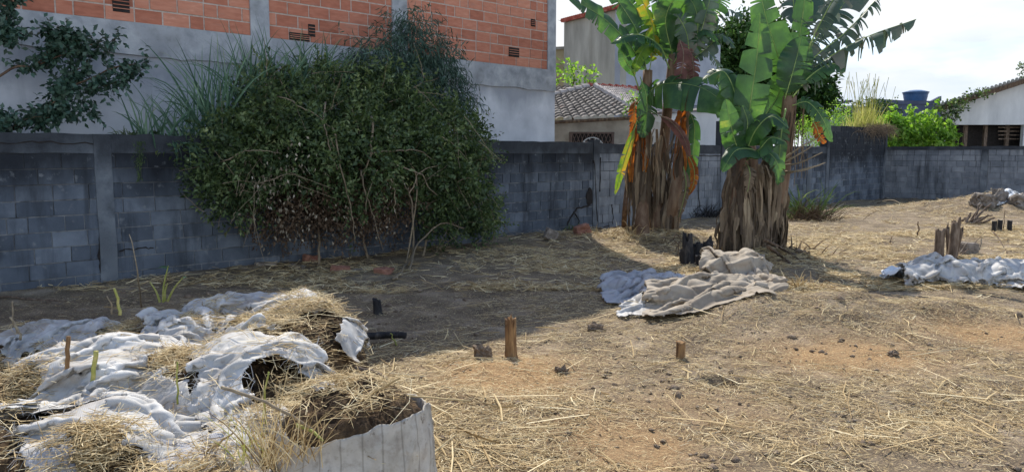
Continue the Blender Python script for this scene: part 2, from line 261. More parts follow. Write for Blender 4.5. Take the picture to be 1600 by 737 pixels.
for px, py, rx, ry, a in PATCH:
    c = G(px, py); q = ((gv[:, 0]-c[0])/rx)**2+((gv[:, 1]-c[1])/(ry*2.2))**2
    pa = np.maximum(pa, a*np.clip(np.exp(-q)*1.3+.5*fbm(gv[:, 0]*5, gv[:, 1]*5, 3, 40)*np.exp(-q*.5), 0, 1))
at = go.data.attributes.new('patch', 'FLOAT', 'POINT'); at.data.foreach_set('value', pa.astype(np.float32)); tag(go, kind='structure')
# ------------------------------------------------------------------ masonry
def masonry(s0, s1, z0, z1, bl, bh, O, u, n, jit=.012, mort=.014, proud=.012, skip=(), rag=None):
    """blocks laid in a bond; O+u*s+z, facing n. returns MB of blocks"""
    mb = MB(); rows = int(round((z1-z0)/bh)); rh = (z1-z0)/rows
    for r in range(rows):
        s = s0-(bl*.5 if r % 2 else 0)-random.random()*.05; 
        while s < s1:
            L_ = bl*random.choice([1, 1, 1, 1, 1, .55]); a = max(s, s0)+mort/2; b = min(s+L_, s1)-mort/2; s += L_
            if b-a < .03: continue
            zb = z0+r*rh+mort/2; zt = z0+(r+1)*rh-mort/2
            if any(k[0] < (a+b)/2 < k[1] and k[2] < (zb+zt)/2 < k[3] for k in skip): continue
            if rag is not None and zt > rag((a+b)/2): continue
            p = proud+random.uniform(-jit, jit)*.5; dz = random.uniform(-.002, .002)
            o = O+u*a+np.array((0, 0, zb+dz)); mb.box(o-n*.03, u*(b-a), n*(p+.03), np.array((0, 0, zt-zb)))
    return mb
O0 = A0*np.array((1, 1, 0))
# ---- long boundary wall
SE = WS(972)                                   # where the first stretch ends
HW = 1.9
bw = thing('boundary_wall', 'long grey concrete block wall with black mould running behind the bush and banana plants', 'wall', WL(4, 0, 0))
T = .14
corner_s = WS(1381); tall0 = WS(1288)
m = MB(); m.box(WL(-9, -.2, -T), U*(tall0+9), N*T, (0, 0, HW+.2-.22)); m.build('mortar_bed', M['mortar'], bw)
pil = [WS(60)-2.9, WS(163), WS(930), WS(1060), WS(1127), WS(1262)]
masonry(-9, pil[2]-.1, -.08, HW-.24, .4, .2, O0, U, N).build('block_panel', M['block'], bw)
masonry(pil[2]+.1, pil[4]-.1, -.08, HW-.24, .4, .2, O0, U, N).build('block_panel', M['blockfar'], bw, label='paler grey block panel right of the cracked pillar')
masonry(pil[4]+.1, tall0, -.08, HW-.24, .4, .2, O0, U, N).build('block_panel', M['block'], bw)
m = MB(); nn = 90
def rough_beam(sa, sb, z0, z1, off0, off1, nn=60, amp=.012, chip=.02):
    m = MB(); V = []; ss = np.linspace(sa, sb, nn)
    for i, s in enumerate(ss):
        a = amp*float(fbm(s*3, z0, 3, 5)); c = chip*float(fbm(s*5, z1+3, 3, 6))
        V += [WL(s, z0+c*.6, off1+a), WL(s, z1+c, off1+a), WL(s, z1+c, off0), WL(s, z0, off0)]
    Fc = [(i*4+j, (i+1)*4+j, (i+1)*4+(j+1) % 4, i*4+(j+1) % 4) for i in range(nn-1) for j in range(4)]+[(0, 1, 2, 3), tuple(4*(nn-1)+k for k in (3, 2, 1, 0))]
    m.add(V, Fc, .5); return m
rough_beam(-9, pil[2]-.12, HW-.24, HW, -T-.01, .02, 150).build('coping', M['wallcon'], bw)
rough_beam(pil[2]+.02, tall0, HW-.235, HW-.02, -T-.01, .02, 150).build('coping', M['wallcon'], bw)
for i, s in enumerate(pil):
    w = .2 if i != 5 else .3; zt = HW+(0 if i not in (2, 4) else (.06 if i == 2 else .62)); m = MB(); k = 14; V = []
    for q in range(k+1):
        z = -.2+(zt+.2)*q/k; a = .012*float(fbm(q*.9, s, 2, 3)); b_ = .012*float(fbm(q*.9, s+5, 2, 3))
        V += [WL(s-w/2+a, z, -T-.02), WL(s-w/2+a, z, .035+b_), WL(s+w/2+b_, z, .035+a), WL(s+w/2+b_, z, -T-.02)]
    m.add(V, [(i_*4+j, i_*4+(j+1) % 4, (i_+1)*4+(j+1) % 4, (i_+1)*4+j) for i_ in range(k) for j in range(4)]+[(k*4, k*4+1, k*4+2, k*4+3)], .5)
    m.build('pillar', M['wallcon'], bw)
# upper wall fragment with an open gap, above the coping (behind the bananas)
m = MB(); g0, g1 = WS(1089), WS(1117)
m.box(WL(WS(1040), HW, -T), U*(g0-WS(1040)), N*T, (0, 0, .55)); m.build('raised_blocks', M['blockfar'], bw, label='low raised block section beside the open gap')
def strip_on_wall(pts, w, off):
    m = MB(); pts = [WP(*p, 0) for p in pts]; ps = []
    for a, b in zip(pts[:-1], pts[1:]):
        for t in np.linspace(0, 1, 6)[:-1]: ps.append(a*(1-t)+b*t)
    ps.append(pts[-1]); ps = np.array(ps); ps += (np.random.rand(*ps.shape)-.5)*.03; ps[:, :] -= np.outer(ps@N-(A0@N), N)
    m2 = MB()
    V = []; 
    for i, p in enumerate(ps):
        t = ps[min(i+1, len(ps)-1)]-ps[max(i-1, 0)]; t /= np.linalg.norm(t)+1e-9; sd_ = np.cross(t, N); ww = w*random.uniform(.4, 1)
        V += [p+N*off+sd_*ww/2, p+N*off-sd_*ww/2, p+N*(off-.03)-sd_*ww/2, p+N*(off-.03)+sd_*ww/2]
    m2.add(V, [(i*4+j, (i+1)*4+j, (i+1)*4+(j+1) % 4, i*4+(j+1) % 4) for i in range(len(ps)-1) for j in range(4)], .5)
    return m2
for pts, w, o_ in [([(147, 215), (150, 260), (155, 330), (156, 400), (158, 438)], .035, .02), ([(172, 232), (174, 290), (176, 340)], .02, .02), ([(0, 223), (60, 222), (147, 224)], .02, .026),
                   ([(184, 391), (215, 388), (240, 387)], .02, .02), ([(926, 250), (929, 290), (931, 345)], .025, .042), ([(936, 246), (936, 300)], .015, .042),
                   ([(955, 320), (957, 336), (956, 350)], .03, .02), ([(1089, 243), (1112, 244), (1135, 243)], .03, .025), ([(1090, 244), (1090, 300), (1094, 330)], .03, .02)]:
    strip_on_wall(pts, w, o_).build('crack', M['dark'], bw)
# broken black hole with sooty crack
m = MB(); c = WP(920, 308); V = []; K = 18
for k in range(K):
    an = 2*math.pi*k/K; r = random.uniform(.85, 1.1); V.append(c+U*math.cos(an)*.11*r+np.array((0, 0, math.sin(an)*.2*r))+N*.024)
V += [v-N*.05 for v in V]; m.add(V, [tuple(range(K))]+[(k, (k+1) % K, K+(k+1) % K, K+k) for k in range(K)], .5); m.build('broken_hole', M['dark'], bw)
strip_on_wall([(918, 322), (900, 326), (890, 340), (885, 352)], .05, .024).build('crack', M['dark'], bw)
strip_on_wall([(895, 330), (903, 342), (905, 355)], .03, .024).build('crack', M['dark'], bw)
# ---- tall stretch
tw = thing('tall_wall', 'taller dark concrete block wall stretch with dry straw heaped on its top', 'wall', WL((tall0+corner_s)/2))
HT = 2.6
m = MB(); m.box(WL(tall0, -.2, -T-.05), U*(corner_s-tall0), N*(T+.05), (0, 0, HT+.18)); m.build('mortar_bed', M['mortar'], tw)
masonry(tall0+.12, corner_s, -.06, HT, .4, .2, O0, U, N, rag=lambda s: HT+.05-.35*max(0, 1-(s-tall0)/1.2)).build('block_panel', M['block'], tw)
m = MB(); m.box(WL(tall0, -.2, -T-.07), U*.2, N*(T+.11), (0, 0, HT+.05)); m.build('pillar', M['wallcon'], tw)
m = MB(); m.box(WL(corner_s-.2, -.2, -T-.07), U*.2, N*(T+.11), (0, 0, HT+.12)); m.build('pillar', M['wallcon'], tw)
# ---- back wall on the right
V2 = N.copy(); Oc = WL(corner_s, 0, 0); n2 = -U
rw = thing('back_wall', 'grey concrete block wall closing the right side of the lot below the gabled house', 'wall', Oc+V2*3)
m = MB(); m.box(Oc+V2*.0+np.array((0, 0, -.2)), V2*11, U*T, (0, 0, HW+.2-.02)); m.build('mortar_bed', M['mortar'], rw)
masonry(.02, 11, 0, HW-.1, .4, .2, Oc, V2, n2).build('block_panel', M['blockfar'], rw)
m = MB(); nn = 60; V = []
for i in range(nn):
    s = 11*i/(nn-1); c_ = .02*float(fbm(s*4, 1, 3)); V += [Oc+V2*s+n2*.03+np.array((0, 0, HW-.1)), Oc+V2*s+n2*.03+np.array((0, 0, HW+.02+c_)), Oc+V2*s-n2*(T+.01)+np.array((0, 0, HW+.02+c_)), Oc+V2*s-n2*(T+.01)+np.array((0, 0, HW-.1))]
m.add(V, [(i*4+j, (i+1)*4+j, (i+1)*4+(j+1) % 4, i*4+(j+1) % 4) for i in range(nn-1) for j in range(4)], .5); m.build('coping', M['wallcon'], rw)
for s in (3.2, 7.6): m = MB(); m.box(Oc+V2*s+np.array((0, 0, -.1)), V2*.2, n2*.05, (0, 0, HW)); m.build('pillar', M['wallcon'], rw)
# ------------------------------------------------------------------ brick building
SB = -1.0; bs1 = WS(866, SB); bb = thing('brick_building', 'unfinished building of red hollow bricks over a grey plastered lower storey, with concrete columns', 'building', WL(3, 0, SB-3))
OB = WL(0, 0, SB)
zb = WP(750, 97, SB)[2]; ZB = 3.5; BT = 9.2
m = MB(); m.box(WL(-14, -.2, SB-7), U*(bs1+14), N*7, (0, 0, 3.7)); m.build('plastered_wall', M['plaster'], bb)
# beam with ragged lower edge
m = MB(); nn = 260; V = []
for i in range(nn):
    s = -14+(bs1+14.0)*i/(nn-1); c_ = .05*float(fbm(s*3.1, 2, 4, 8)); a = .01*float(fbm(s*4, 7, 3, 2))
    V += [WL(s, 3.04+c_, SB+.035+a), WL(s, ZB, SB+.035+a), WL(s, ZB, SB-.2), WL(s, 3.04, SB-.2)]
m.add(V, [(i*4+j, (i+1)*4+j, (i+1)*4+(j+1) % 4, i*4+(j+1) % 4) for i in range(nn-1) for j in range(4)], .5); m.build('ring_beam', M['concrete'], bb)
cols_s = [(-14, -13.7), (-6.3, -5.95), (WS(402, SB), WS(427, SB)), (WS(618, SB), WS(638, SB)), (WS(855, SB), bs1)]
vent = []
for (px, py, w_, h_) in [(189, 8, .22, .2), (209, 42, .36, .12), (487, 48, .12, .2), (468, 58, .36, .12), (803, 82, .3, .19), (833, 36, .12, .15)]:
    q = WP(px, py, SB); s_ = float(np.dot(q-OB, U)); vent.append((s_-w_/2, s_+w_/2, q[2]-h_/2, q[2]+h_/2))
for k in range(4):
    a, b = cols_s[k][1], cols_s[k+1][0]
    m = MB(); m.box(WL(a, ZB, SB-.15), U*(b-a), N*.138, (0, 0, BT-ZB)); p_ = m.build('mortar_bed', M['brickm'], bb)
    masonry(a, b, ZB, BT, .39, .2, OB-N*.012, U, N, mort=.022, proud=.008).build('brick_panel', M['brick'], bb)
for k, (a, b) in enumerate(cols_s):
    m = MB(); m.box(WL(a-.02, ZB+.002, SB-.2), U*(b-a+(.04 if k < 4 else .02)), N*.225, (0, 0, BT-ZB)); m.build('concrete_column', M['concrete'], bb)
for (a, b, c_, d_) in vent:
    m = MB(); m.box(WL(a, c_, SB-.01), U*(b-a), N*.022, (0, 0, d_-c_)); m.build('opening', M['dark'], bb)
    m = MB()
    for q in range(1, 4): m.box(WL(a, c_+(d_-c_)*q/4-.006, SB+.008), U*(b-a), N*.012, (0, 0, .01))
    m.build('hollow_cell_web', M['brick'], bb)
m = MB(); m.box(WL(-14, ZB+.01, SB-7), U*(bs1+14-.05), N*6.75, (0, 0, BT-ZB)); m.build('inner_mass', M['concrete'], bb)
# ------------------------------------------------------------------ houses behind
def quadwall(mb, a, b, z0, za, zb_, th, a_=None):
    a = np.array(a[:2]+(0,)) if isinstance(a, tuple) else a*np.array((1, 1, 0)); b = b*np.array((1, 1, 0))
    d = b-a; d /= np.linalg.norm(d); n = np.array((-d[1], d[0], 0))*th; e = lambda p, z: p+np.array((0, 0, z))
    mb.add([e(a, z0), e(b, z0), e(b+n, z0), e(a+n, z0), e(a, za), e(b, zb_), e(b+n, zb_), e(a+n, za)], [(3, 2, 1, 0), (4, 5, 6, 7), (0, 1, 5, 4), (1, 2, 6, 5), (2, 3, 7, 6), (3, 0, 4, 7)], a_)
# tall grey house
tg = thing('grey_house', 'tall grey rendered house with ragged tile edge behind the tiled hip roof', 'house', P(968, 240, 28))
pa_, pb_, pc_ = P(880, 240, 31), P(967, 240, 27), P(1121, 240, 31)
m = MB(); quadwall(m, pa_, pb_, 0, P(880, 36, 31)[2], P(967, 14, 27)[2], .25); m.build('side_wall', M['greyrender'], tg)
m = MB(); quadwall(m, pb_+np.array((.0, 0, 0)), pc_, 0, P(967, 14, 27)[2], P(1121, 70, 31)[2], .25); m.build('end_wall', M['bluerender'], tg, label='blue grey rendered end wall')
m = MB(); 
for k in range(26):
    t = k/25; q = P(880, 36, 31)*(1-t)+P(967, 14, 27)*t; m.tube([q+np.array((-.05, -.2, .06)), q+np.array((.5, .9, .3))], .09, 6)
m.build('roof_tiles', M['redtile'], tg)
m = MB(); q0, q1, q2 = P(880, 36, 31), P(967, 14, 27), P(1121, 70, 31); up = np.array((0, 0, .08)); bk = np.array((0, 4., .8))
m.add([q0, q1, q2, q0+bk, q2+bk], [(0, 1, 2), (0, 2, 4, 3)]); m.build('roof_deck', M['rooftile'], tg)
yb = thing('yellow_house', 'pale yellow rendered house wall in the narrow gap beside the brick building', 'house', P(875, 240, 34))
m = MB(); quadwall(m, P(840, 240, 33.5), P(886, 240, 33.5), 0, P(870, 79, 33.5)[2], P(880, 77, 33.5)[2], 3); m.build('wall', M['yelrender'], yb)
m = MB(); a_ = P(838, 79, 33.4); b_ = P(888, 77, 33.4); m.box(a_, b_-a_, (0, .4, 0), (0, 0, .12)); m.build('parapet', M['greyrender'], yb)
# tiled hip roof house
hh = thing('tiled_house', 'low tan house with grey tiled hip roof and arched grilled window behind the wall', 'house', P(930, 240, 22))
Y1 = 21.0; eL, eR = P(800, 192, Y1), P(1003, 181, Y1+.6); ze = eL[2]
m = MB(); wl_, wr_ = P(802, 240, Y1+.5), P(994, 240, Y1+1.0); quadwall(m, wl_, wr_, 0, ze-.02, eR[2]-.02, .2); 
m.add([wr_*[1, 1, 0], (wr_+[2.2, 5, 0])*[1, 1, 0], (wr_+[2.2, 5, 0])*[1, 1, 0]+[0, 0, eR[2]-.05], wr_*[1, 1, 0]+[0, 0, eR[2]-.05]], [(0, 1, 2, 3)]); m.build('wall', M['render'], hh)
ap0, ap1 = P(920, 137, Y1+3), P(1012, 143, Y1+4.2)
def tiles(mb, e0, e1, r0, r1, amp=.05, pitch=.24, rows=14):
    e0, e1, r0, r1 = map(np.array, (e0, e1, r0, r1)); nu = int(np.linalg.norm(e1-e0)/pitch)*6; nv = rows*2; V = []
    nrm = np.cross(e1-e0, r0-e0); nrm /= np.linalg.norm(nrm); nrm *= np.sign(nrm[2])
    for j in range(nv+1):
        row = j//2; vv = (row+(j % 2)*.98)/rows if j < nv else 1.0; lift = .045 if j % 2 == 0 else 0
        vv = min(vv, 1)
        for i in range(nu+1):
            u_ = i/nu; p = (e0*(1-u_)+e1*u_)*(1-vv)+(r0*(1-u_)+r1*u_)*vv; V.append(p+nrm*(amp*abs(math.sin(math.pi*i/6))+lift+.012*random.random()))
    mb.add(V, [(j*(nu+1)+i, j*(nu+1)+i+1, (j+1)*(nu+1)+i+1, (j+1)*(nu+1)+i) for j in range(nv) for i in range(nu)], .5)
m = MB(); tiles(m, eL, eR, P(812, 140, Y1+3), ap0+np.array((0.3, 0, 0))); m.build('front_roof', M['rooftile'], hh, False)
m = MB(); tiles(m, eR, P(1060, 176, Y1+6), ap0+np.array((.3, 0, 0)), ap1); m.build('side_roof', M['whitetile'], hh)
m = MB()
rl = [(*P(862, 161, Y1+1.4),), (*ap0,)]
def ridge(a, b, n_, mb, r=.09):
    a, b = np.array(a), np.array(b)
    for k in range(n_): t0, t1 = k/n_, (k+1.15)/n_; mb.tube([a*(1-t0)+b*t0+[0, 0, .06], a*(1-t1)+b*t1+[0, 0, .03]], [r*1.15, r*.85], 7)
m = MB(); ridge(ap0+[.2, 0, 0], eR+[0, 0, .03], 11, m); m.build('hip_ridge', M['whitetile'], hh)
m = MB(); ridge(ap0, ap1, 9, m, .1); m.build('ridge_tiles', M['redtile'], hh)
m = MB(); ridge(P(812, 163, Y1+1.6), ap0, 9, m); m.build('hip_ridge', M['whitetile'], hh)
m = MB(); m.tube([eL+[0, 0, -.05], eR+[0, 0, -.05]], .05, 5); m.build('fascia', M['bark'], hh)
wa, wb = P(893, 209, Y1+.55), P(955, 209, Y1+.72); zt = wa[2]; z0 = P(893, 262, Y1+.55)[2]; wd = (wb-wa)*[1, 1, 0]; wL = np.linalg.norm(wd); wu = wd/wL; wn = np.array((wu[1], -wu[0], 0))
win = MB(); win.box(wa*[1, 1, 0]+[0, 0, z0]-wn*.02, wd, wn*.06, (0, 0, zt-z0)); wo = win.build('window', M['dark'], hh)
g = MB(); o_ = wa*[1, 1, 0]+wn*.10
for k in range(14):
    x_ = wL*(k+.5)/14; g.tube([o_+wu*x_+[0, 0, z0], o_+wu*x_+[0, 0, zt-.08-.16*abs(k-6.5)/6.5]], .012, 5)
for k in range(10):
    x_ = wL*k/10
    for s_ in (0, 1): g.tube([o_+wu*(x_+(wL/10)*s_)+[0, 0, zt-.3], o_+wu*(x_+(wL/10)*(1-s_))+[0, 0, zt]], .010, 4)
g.build('grille', M['iron'], wo)
g = MB()
for rr in (.36, .27, .17): g.tube([o_+wu*(wL/2+rr*math.cos(t))+wn*.02+[0, 0, zt-.5+rr*1.1*math.sin(t)] for t in np.linspace(0, math.pi, 12)], .016, 5)
for t in np.linspace(.3, 2.84, 6): g.tube([o_+wu*(wL/2+.1*math.cos(t))+wn*.02+[0, 0, zt-.5+.1*math.sin(t)], o_+wu*(wL/2+.36*math.cos(t))+wn*.02+[0, 0, zt-.5+.4*math.sin(t)]], .014, 4)
for k in range(9): x_ = wL/2+(k-4)*.09; g.tube([o_+wu*x_+wn*.02+[0, 0, z0], o_+wu*x_+wn*.02+[0, 0, zt-.5]], .013, 4)
g.build('arched_grille', M['whiteiron'], wo)
g = MB(); g.box(wa*[1, 1, 0]+[0, 0, zt]-wu*.06-wn*.02, wd+wu*.12, wn*.14, (0, 0, .05)); g.box(wa*[1, 1, 0]+[0, 0, z0]-wu*.06-wn*.02, wu*.06, wn*.12, (0, 0, zt-z0)); g.box(wb*[1, 1, 0]+[0, 0, z0]-wn*.02, wu*.06, wn*.12, (0, 0, zt-z0)); g.build('frame', M['iron'], wo)
# whitewashed outbuilding between the banana clumps
ob = thing('outbuilding', 'whitewashed low outbuilding seen between the two banana clumps', 'building', P(1070, 240, 27))
m = MB(); quadwall(m, P(1015, 240, 25), P(1150, 240, 25), 0, P(1015, 180, 25)[2], P(1150, 172, 25)[2], 2.5); m.build('wall', M['whiterender'], ob)
m = MB(); m.box(P(1010, 180, 24.9), P(1152, 171, 24.9)-P(1010, 180, 24.9), (0, 2.8, .3), (0, 0, .06)); m.build('roof', M['rooftile'], ob)
# right gabled house
Y2 = 33.0; gb = thing('gabled_house', 'pale gabled house with long dark window opening over the back wall', 'house', P(1540, 240, Y2))
wl0, wr0 = P(1473, 240, Y2), P(1720, 240, Y2); zsl = lambda px: P(px, 168-(px-1470)*.325, Y2)[2]
o0 = P(1479, 195, Y2); o1 = P(1597, 193, Y2); zo1 = o0[2]; zo0 = P(1500, 245, Y2)[2]
m = MB()
def face(pxs, zs0, zs1, y=Y2, th=.2):
    a, b = P(pxs[0], 240, y)*[1, 1, 0], P(pxs[1], 240, y)*[1, 1, 0]
    e = lambda p, z: p+np.array((0, 0, z)); tv = np.array((0, th, 0))
    m.add([e(a, zs0[0]), e(b, zs0[1]), e(b, zs1[1]), e(a, zs1[0]), e(a, zs0[0])+tv, e(b, zs0[1])+tv, e(b, zs1[1])+tv, e(a, zs1[0])+tv], [(0, 1, 2, 3), (7, 6, 5, 4), (0, 4, 5, 1), (1, 5, 6, 2), (2, 6, 7, 3), (3, 7, 4, 0)], .5)
face((1472, 1720), (zo1, zo1), (zsl(1472)-.0, zsl(1720))); face((1472, 1479), (0, 0), (zo1, zo1)); face((1597, 1720), (0, 0), (zo1, zo1)); face((1479, 1597), (0, 0), (zo0, zo0))
m.build('wall', M['whiterender'], gb)
m = MB(); face((1470, 1722), (zsl(1560)-1.35, zsl(1560)-1.35), (zsl(1560)-1.3,)*2, Y2-.03, .03); 
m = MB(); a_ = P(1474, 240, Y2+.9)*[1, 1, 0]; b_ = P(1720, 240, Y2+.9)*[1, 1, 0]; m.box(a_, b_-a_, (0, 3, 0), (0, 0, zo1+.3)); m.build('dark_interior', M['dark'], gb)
for px in (1505, 1536, 1570): m = MB(); q = P(px, 240, Y2+.5)*[1, 1, 0]; m.box(q, (.14, 0, 0), (0, .12, 0), (0, 0, zo1)); m.build('inner_post', M['greywood'], gb)
m = MB()
for k in range(4): q = P(1560, 200+6*k, Y2+.45); m.box(q, (1., 0, 0), (0, .03, 0), (0, 0, .05))
m.build('shelf_slats', M['greywood'], gb)
m = MB(); ra = P(1462, 170, Y2-.6); rb = P(1720, 86, Y2-.6); m.box(ra, rb-ra, (3.6, 5.4, 0), (0, 0, .12)); m.build('roof', M['rooftile'], gb)
m = MB(); m.box(ra+[0, -.04, -.16], rb-ra, (0, .05, 0), (0, 0, .2)); m.build('fascia', M['bark'], gb)
m = MB()
for k in range(40): t = (k+.5)/40; q = ra*(1-t)+rb*t+[0, -.05, .14]; m.tube([q, q+[3.3, 5., 0]], .07, 6)
m.build('roof_tiles', M['greyrender'], gb)
# flat roofed building with tank
fb = thing('flat_roof_building', 'dark blue grey flat roofed building far off carrying the water tank', 'building', P(1415, 240, 60))
m = MB(); a_, b_ = P(1366, 240, 60)*[1, 1, 0], P(1473, 240, 60)*[1, 1, 0]; zt_ = P(1400, 163, 60)[2]; m.box(a_, b_-a_, (0, 8, 0), (0, 0, zt_)); m.build('wall', M['slate'], fb)
m = MB(); m.add([P(1362, 163, 59.9), P(1470, 163, 59.9), P(1469, 158, 59.9), P(1410, 157, 59.9), P(1364, 154, 59.9)]+[P(1362, 163, 59.9)+[0, .3, 0], P(1470, 163, 59.9)+[0, .3, 0], P(1469, 158, 59.9)+[0, .3, 0], P(1410, 157, 59.9)+[0, .3, 0], P(1364, 154, 59.9)+[0, .3, 0]], [(0, 1, 2, 3, 4), (9, 8, 7, 6, 5), (4, 3, 8, 9), (3, 2, 7, 8), (1, 6, 7, 2), (0, 4, 9, 5)]); m.build('parapet', M['slate'], fb)
m = MB(); m.add([P(1456, 158, 59.8), P(1471, 158, 59.8), P(1471, 150, 59.8)]+[P(1456, 158, 59.8)+[0, .4, 0], P(1471, 158, 59.8)+[0, .4, 0], P(1471, 150, 59.8)+[0, .4, 0]], [(0, 1, 2), (5, 4, 3), (0, 2, 5, 3), (1, 4, 5, 2)]); m.build('roof_corner', M['slate'], fb)
wt = thing('water_tank', 'round blue plastic water tank with domed lid on the far flat roof', 'tank', P(1430, 158, 62))
c = P(1430, 158, 62); 
def lathe(c, prof, n=24):
    V = []; 
    for r_, z_ in prof: V += [c+np.array((r_*math.cos(2*math.pi*k/n), r_*math.sin(2*math.pi*k/n), z_)) for k in range(n)]
    mb = MB(); mb.add(V, [(i*n+k, i*n+(k+1) % n, (i+1)*n+(k+1) % n, (i+1)*n+k) for i in range(len(prof)-1) for k in range(n)]+[tuple((len(prof)-1)*n+k for k in range(n))], .5); return mb
lathe(c, [(.8, -.1), (.86, .25), (.87, .28), (.9, .5), (.92, .53), (.95, .66)]).build('body', M['tank'], wt)
lathe(c, [(.99, .64), (.99, .7), (.8, .76), (.45, .85), (.1, .88), (.02, .88)]).build('lid', M['tank'], wt)
fh = thing('white_far_house', 'small whitish house far away just right of the dark tree', 'house', P(1305, 200, 90))
m = MB(); a_, b_ = P(1284, 240, 90)*[1, 1, 0], P(1330, 240, 90)*[1, 1, 0]; m.box(a_, b_-a_, (0, 6, 0), (0, 0, P(1300, 165, 90)[2])); m.build('wall', M['bluerender'], fh)
m = MB(); m.box(P(1282, 165, 89.8), P(1332, 160, 89.8)-P(1282, 165, 89.8), (0, 6.4, 0), (0, 0, .3)); m.build('roof', M['slate'], fh)
# ------------------------------------------------------------------ foliage tools
def unit(a): return a/(np.linalg.norm(a, axis=-1, keepdims=True)+1e-9)
def leafcards(cent, dirs, ln, wd, fold=.25, mb=None, attr=None, n=None):
    """pointed leaves as folded pairs of quads; cent base points (K,3), dirs (K,3)"""
    K = len(cent); d = unit(dirs); r = unit(np.random.randn(K, 3)+np.array((0, 0, .9))); s = unit(np.cross(d, r)); nrm = np.cross(s, d)
    ln = np.broadcast_to(ln, (K,))[:, None]; wd = np.broadcast_to(wd, (K,))[:, None]
    b = cent; t = cent+d*ln-nrm*ln*.12; l_ = cent+d*ln*.45+s*wd*.5+nrm*wd*fold; r_ = cent+d*ln*.45-s*wd*.5+nrm*wd*fold; mid = cent+d*ln*.5
    v = np.stack([b, l_, t, r_, mid], 1).reshape(-1, 3); i = np.arange(K)*5
    f = np.concatenate([np.stack([i, i+4, i+2, i+1], 1), np.stack([i, i+3, i+2, i+4], 1)]); a = np.random.rand(K) if attr is None else attr
    return v, f, np.concatenate([a, a])
class LB:
    def __init__(s): s.v = []; s.f = []; s.a = []; s.n = 0
    def add(s, v, f, a): s.v.append(v); s.f.append(f+s.n); s.a.append(a); s.n += len(v)
    def build(s, name, m_, parent=None, smooth=False): return mesh(name, np.concatenate(s.v), np.concatenate(s.f), m_, parent, smooth, np.concatenate(s.a))
def crown(lb, blobs, tw, per, ln, wd, droop=0., surf=.6, seed=0, tl=.25):
    """blobs (c, r(3)); tw twigs per blob m2, per leaves on each"""
    for c, r in blobs:
        r = np.broadcast_to(np.asarray(r, float), (3,)); K = int(tw*r.mean()**2*8)
        u = unit(np.random.randn(K, 3)); q = fbm(u[:, 0]*2.5+c[0]*3, u[:, 1]*2.5+u[:, 2]*2+c[2], 3, 2)
        rad = (surf+(1-surf)*np.random.rand(K)**.7)*(1+1.0*q); rad = np.where(np.random.rand(K) < .12, rad*1.25, rad)
        p0 = c+u*rad[:, None]*r; td = unit(u+.8*np.random.randn(K, 3)*.7+np.array((0, 0, .25-droop)))
        for j in range(per):
            t = (j+.5)/per; cen = p0+td*(tl*t)+np.random.randn(K, 3)*.02
            dd = unit(td*.6+np.random.randn(K, 3)*.7+np.array((0, 0, -droop)))
            v, f, a = leafcards(cen, dd, ln*np.random.uniform(.6, 1.2, K), wd*np.random.uniform(.7, 1.2, K)); lb.add(v, f, a)
def spline(pts, n):
    pts = np.asarray(pts, float); k = len(pts); ts = np.linspace(0, k-1, n); o = []
    ext = np.vstack([2*pts[0]-pts[1], pts, 2*pts[-1]-pts[-2]])
    for t in ts:
        i = min(int(t), k-2); f = t-i; p0, p1, p2, p3 = ext[i], ext[i+1], ext[i+2], ext[i+3]
        o.append(.5*((2*p1)+(p2-p0)*f+(2*p0-5*p1+4*p2-p3)*f*f+(3*p1-p0-3*p2+p3)*f**3))
    return np.array(o)
# ------------------------------------------------------------------ bush by the wall
B = lambda px, py, off, r, k=1.0: (WP(px, py, off), np.array((r, r, r*k)))
bblobs = [B(375, 255, .5, .55), B(400, 200, .35, .42), B(365, 300, .5, .33), B(445, 170, .1, .42), B(455, 225, .75, .65), B(530, 190, .4, .6), B(550, 245, .95, .7), B(415, 140, .1, .25), B(500, 135, .1, .3),
          B(610, 180, .5, .6), B(640, 235, .85, .7), B(690, 205, .5, .5), B(728, 225, .5, .4), B(690, 285, .8, .5), B(735, 320, .75, .38), B(690, 350, .8, .28), B(755, 350, .6, .22), B(720, 265, .6, .45), B(600, 150, .1, .3), B(570, 140, .1, .28)]
bush = thing('large_bush', 'large dense dark green bush with dry twigs spilling over the mouldy block wall', 'bush', G(640, 425))
lb = LB(); crown(lb, bblobs, 150, 7, .075, .036, .1, .3); crown(lb, bblobs, 70, 6, .10, .05, .1, .5);
for k in range(520):
    c, r = bblobs[random.randrange(len(bblobs))]; u_ = unit(np.random.randn(3)+[0, 0, .5]+N*.3); p = c+u_*r*random.uniform(.75, 1.0); d = unit(u_+np.random.randn(3)*.35+[0, 0, .25]); ln_ = random.uniform(.2, .55); kk = int(ln_*42)
    tt = np.linspace(0, 1, kk)[:, None]; cen = p+d*ln_*tt+np.array((0, 0, -.12))*tt**2; v, f, a = leafcards(cen, d*.7+np.random.randn(kk, 3)*.6, .07, .032, attr=np.clip(np.random.rand(kk)*.5+.5, 0, 1)); lb.add(v, f, a)
bush_leaf = lb.build('foliage', M['leaf'], bush)
lb = LB()
for (px, py, o_, r, k) in [(450, 330, .9, .45, 120), (540, 340, 1.0, .5, 90), (430, 290, 1.1, .4, 90), (600, 350, .8, .4, 60), (600, 300, 1.2, .4, 40), (455, 260, 1.3, .4, 40)]:
    c = WP(px, py, o_); cen = c+np.random.randn(k, 3)*r*.55; v, f, a = leafcards(cen, np.random.randn(k, 3)*.4+np.array((0, 0, -1)), .06, .03); lb.add(v, f, a)
lb.build('dry_leaves', M['dryleaf'], bush)
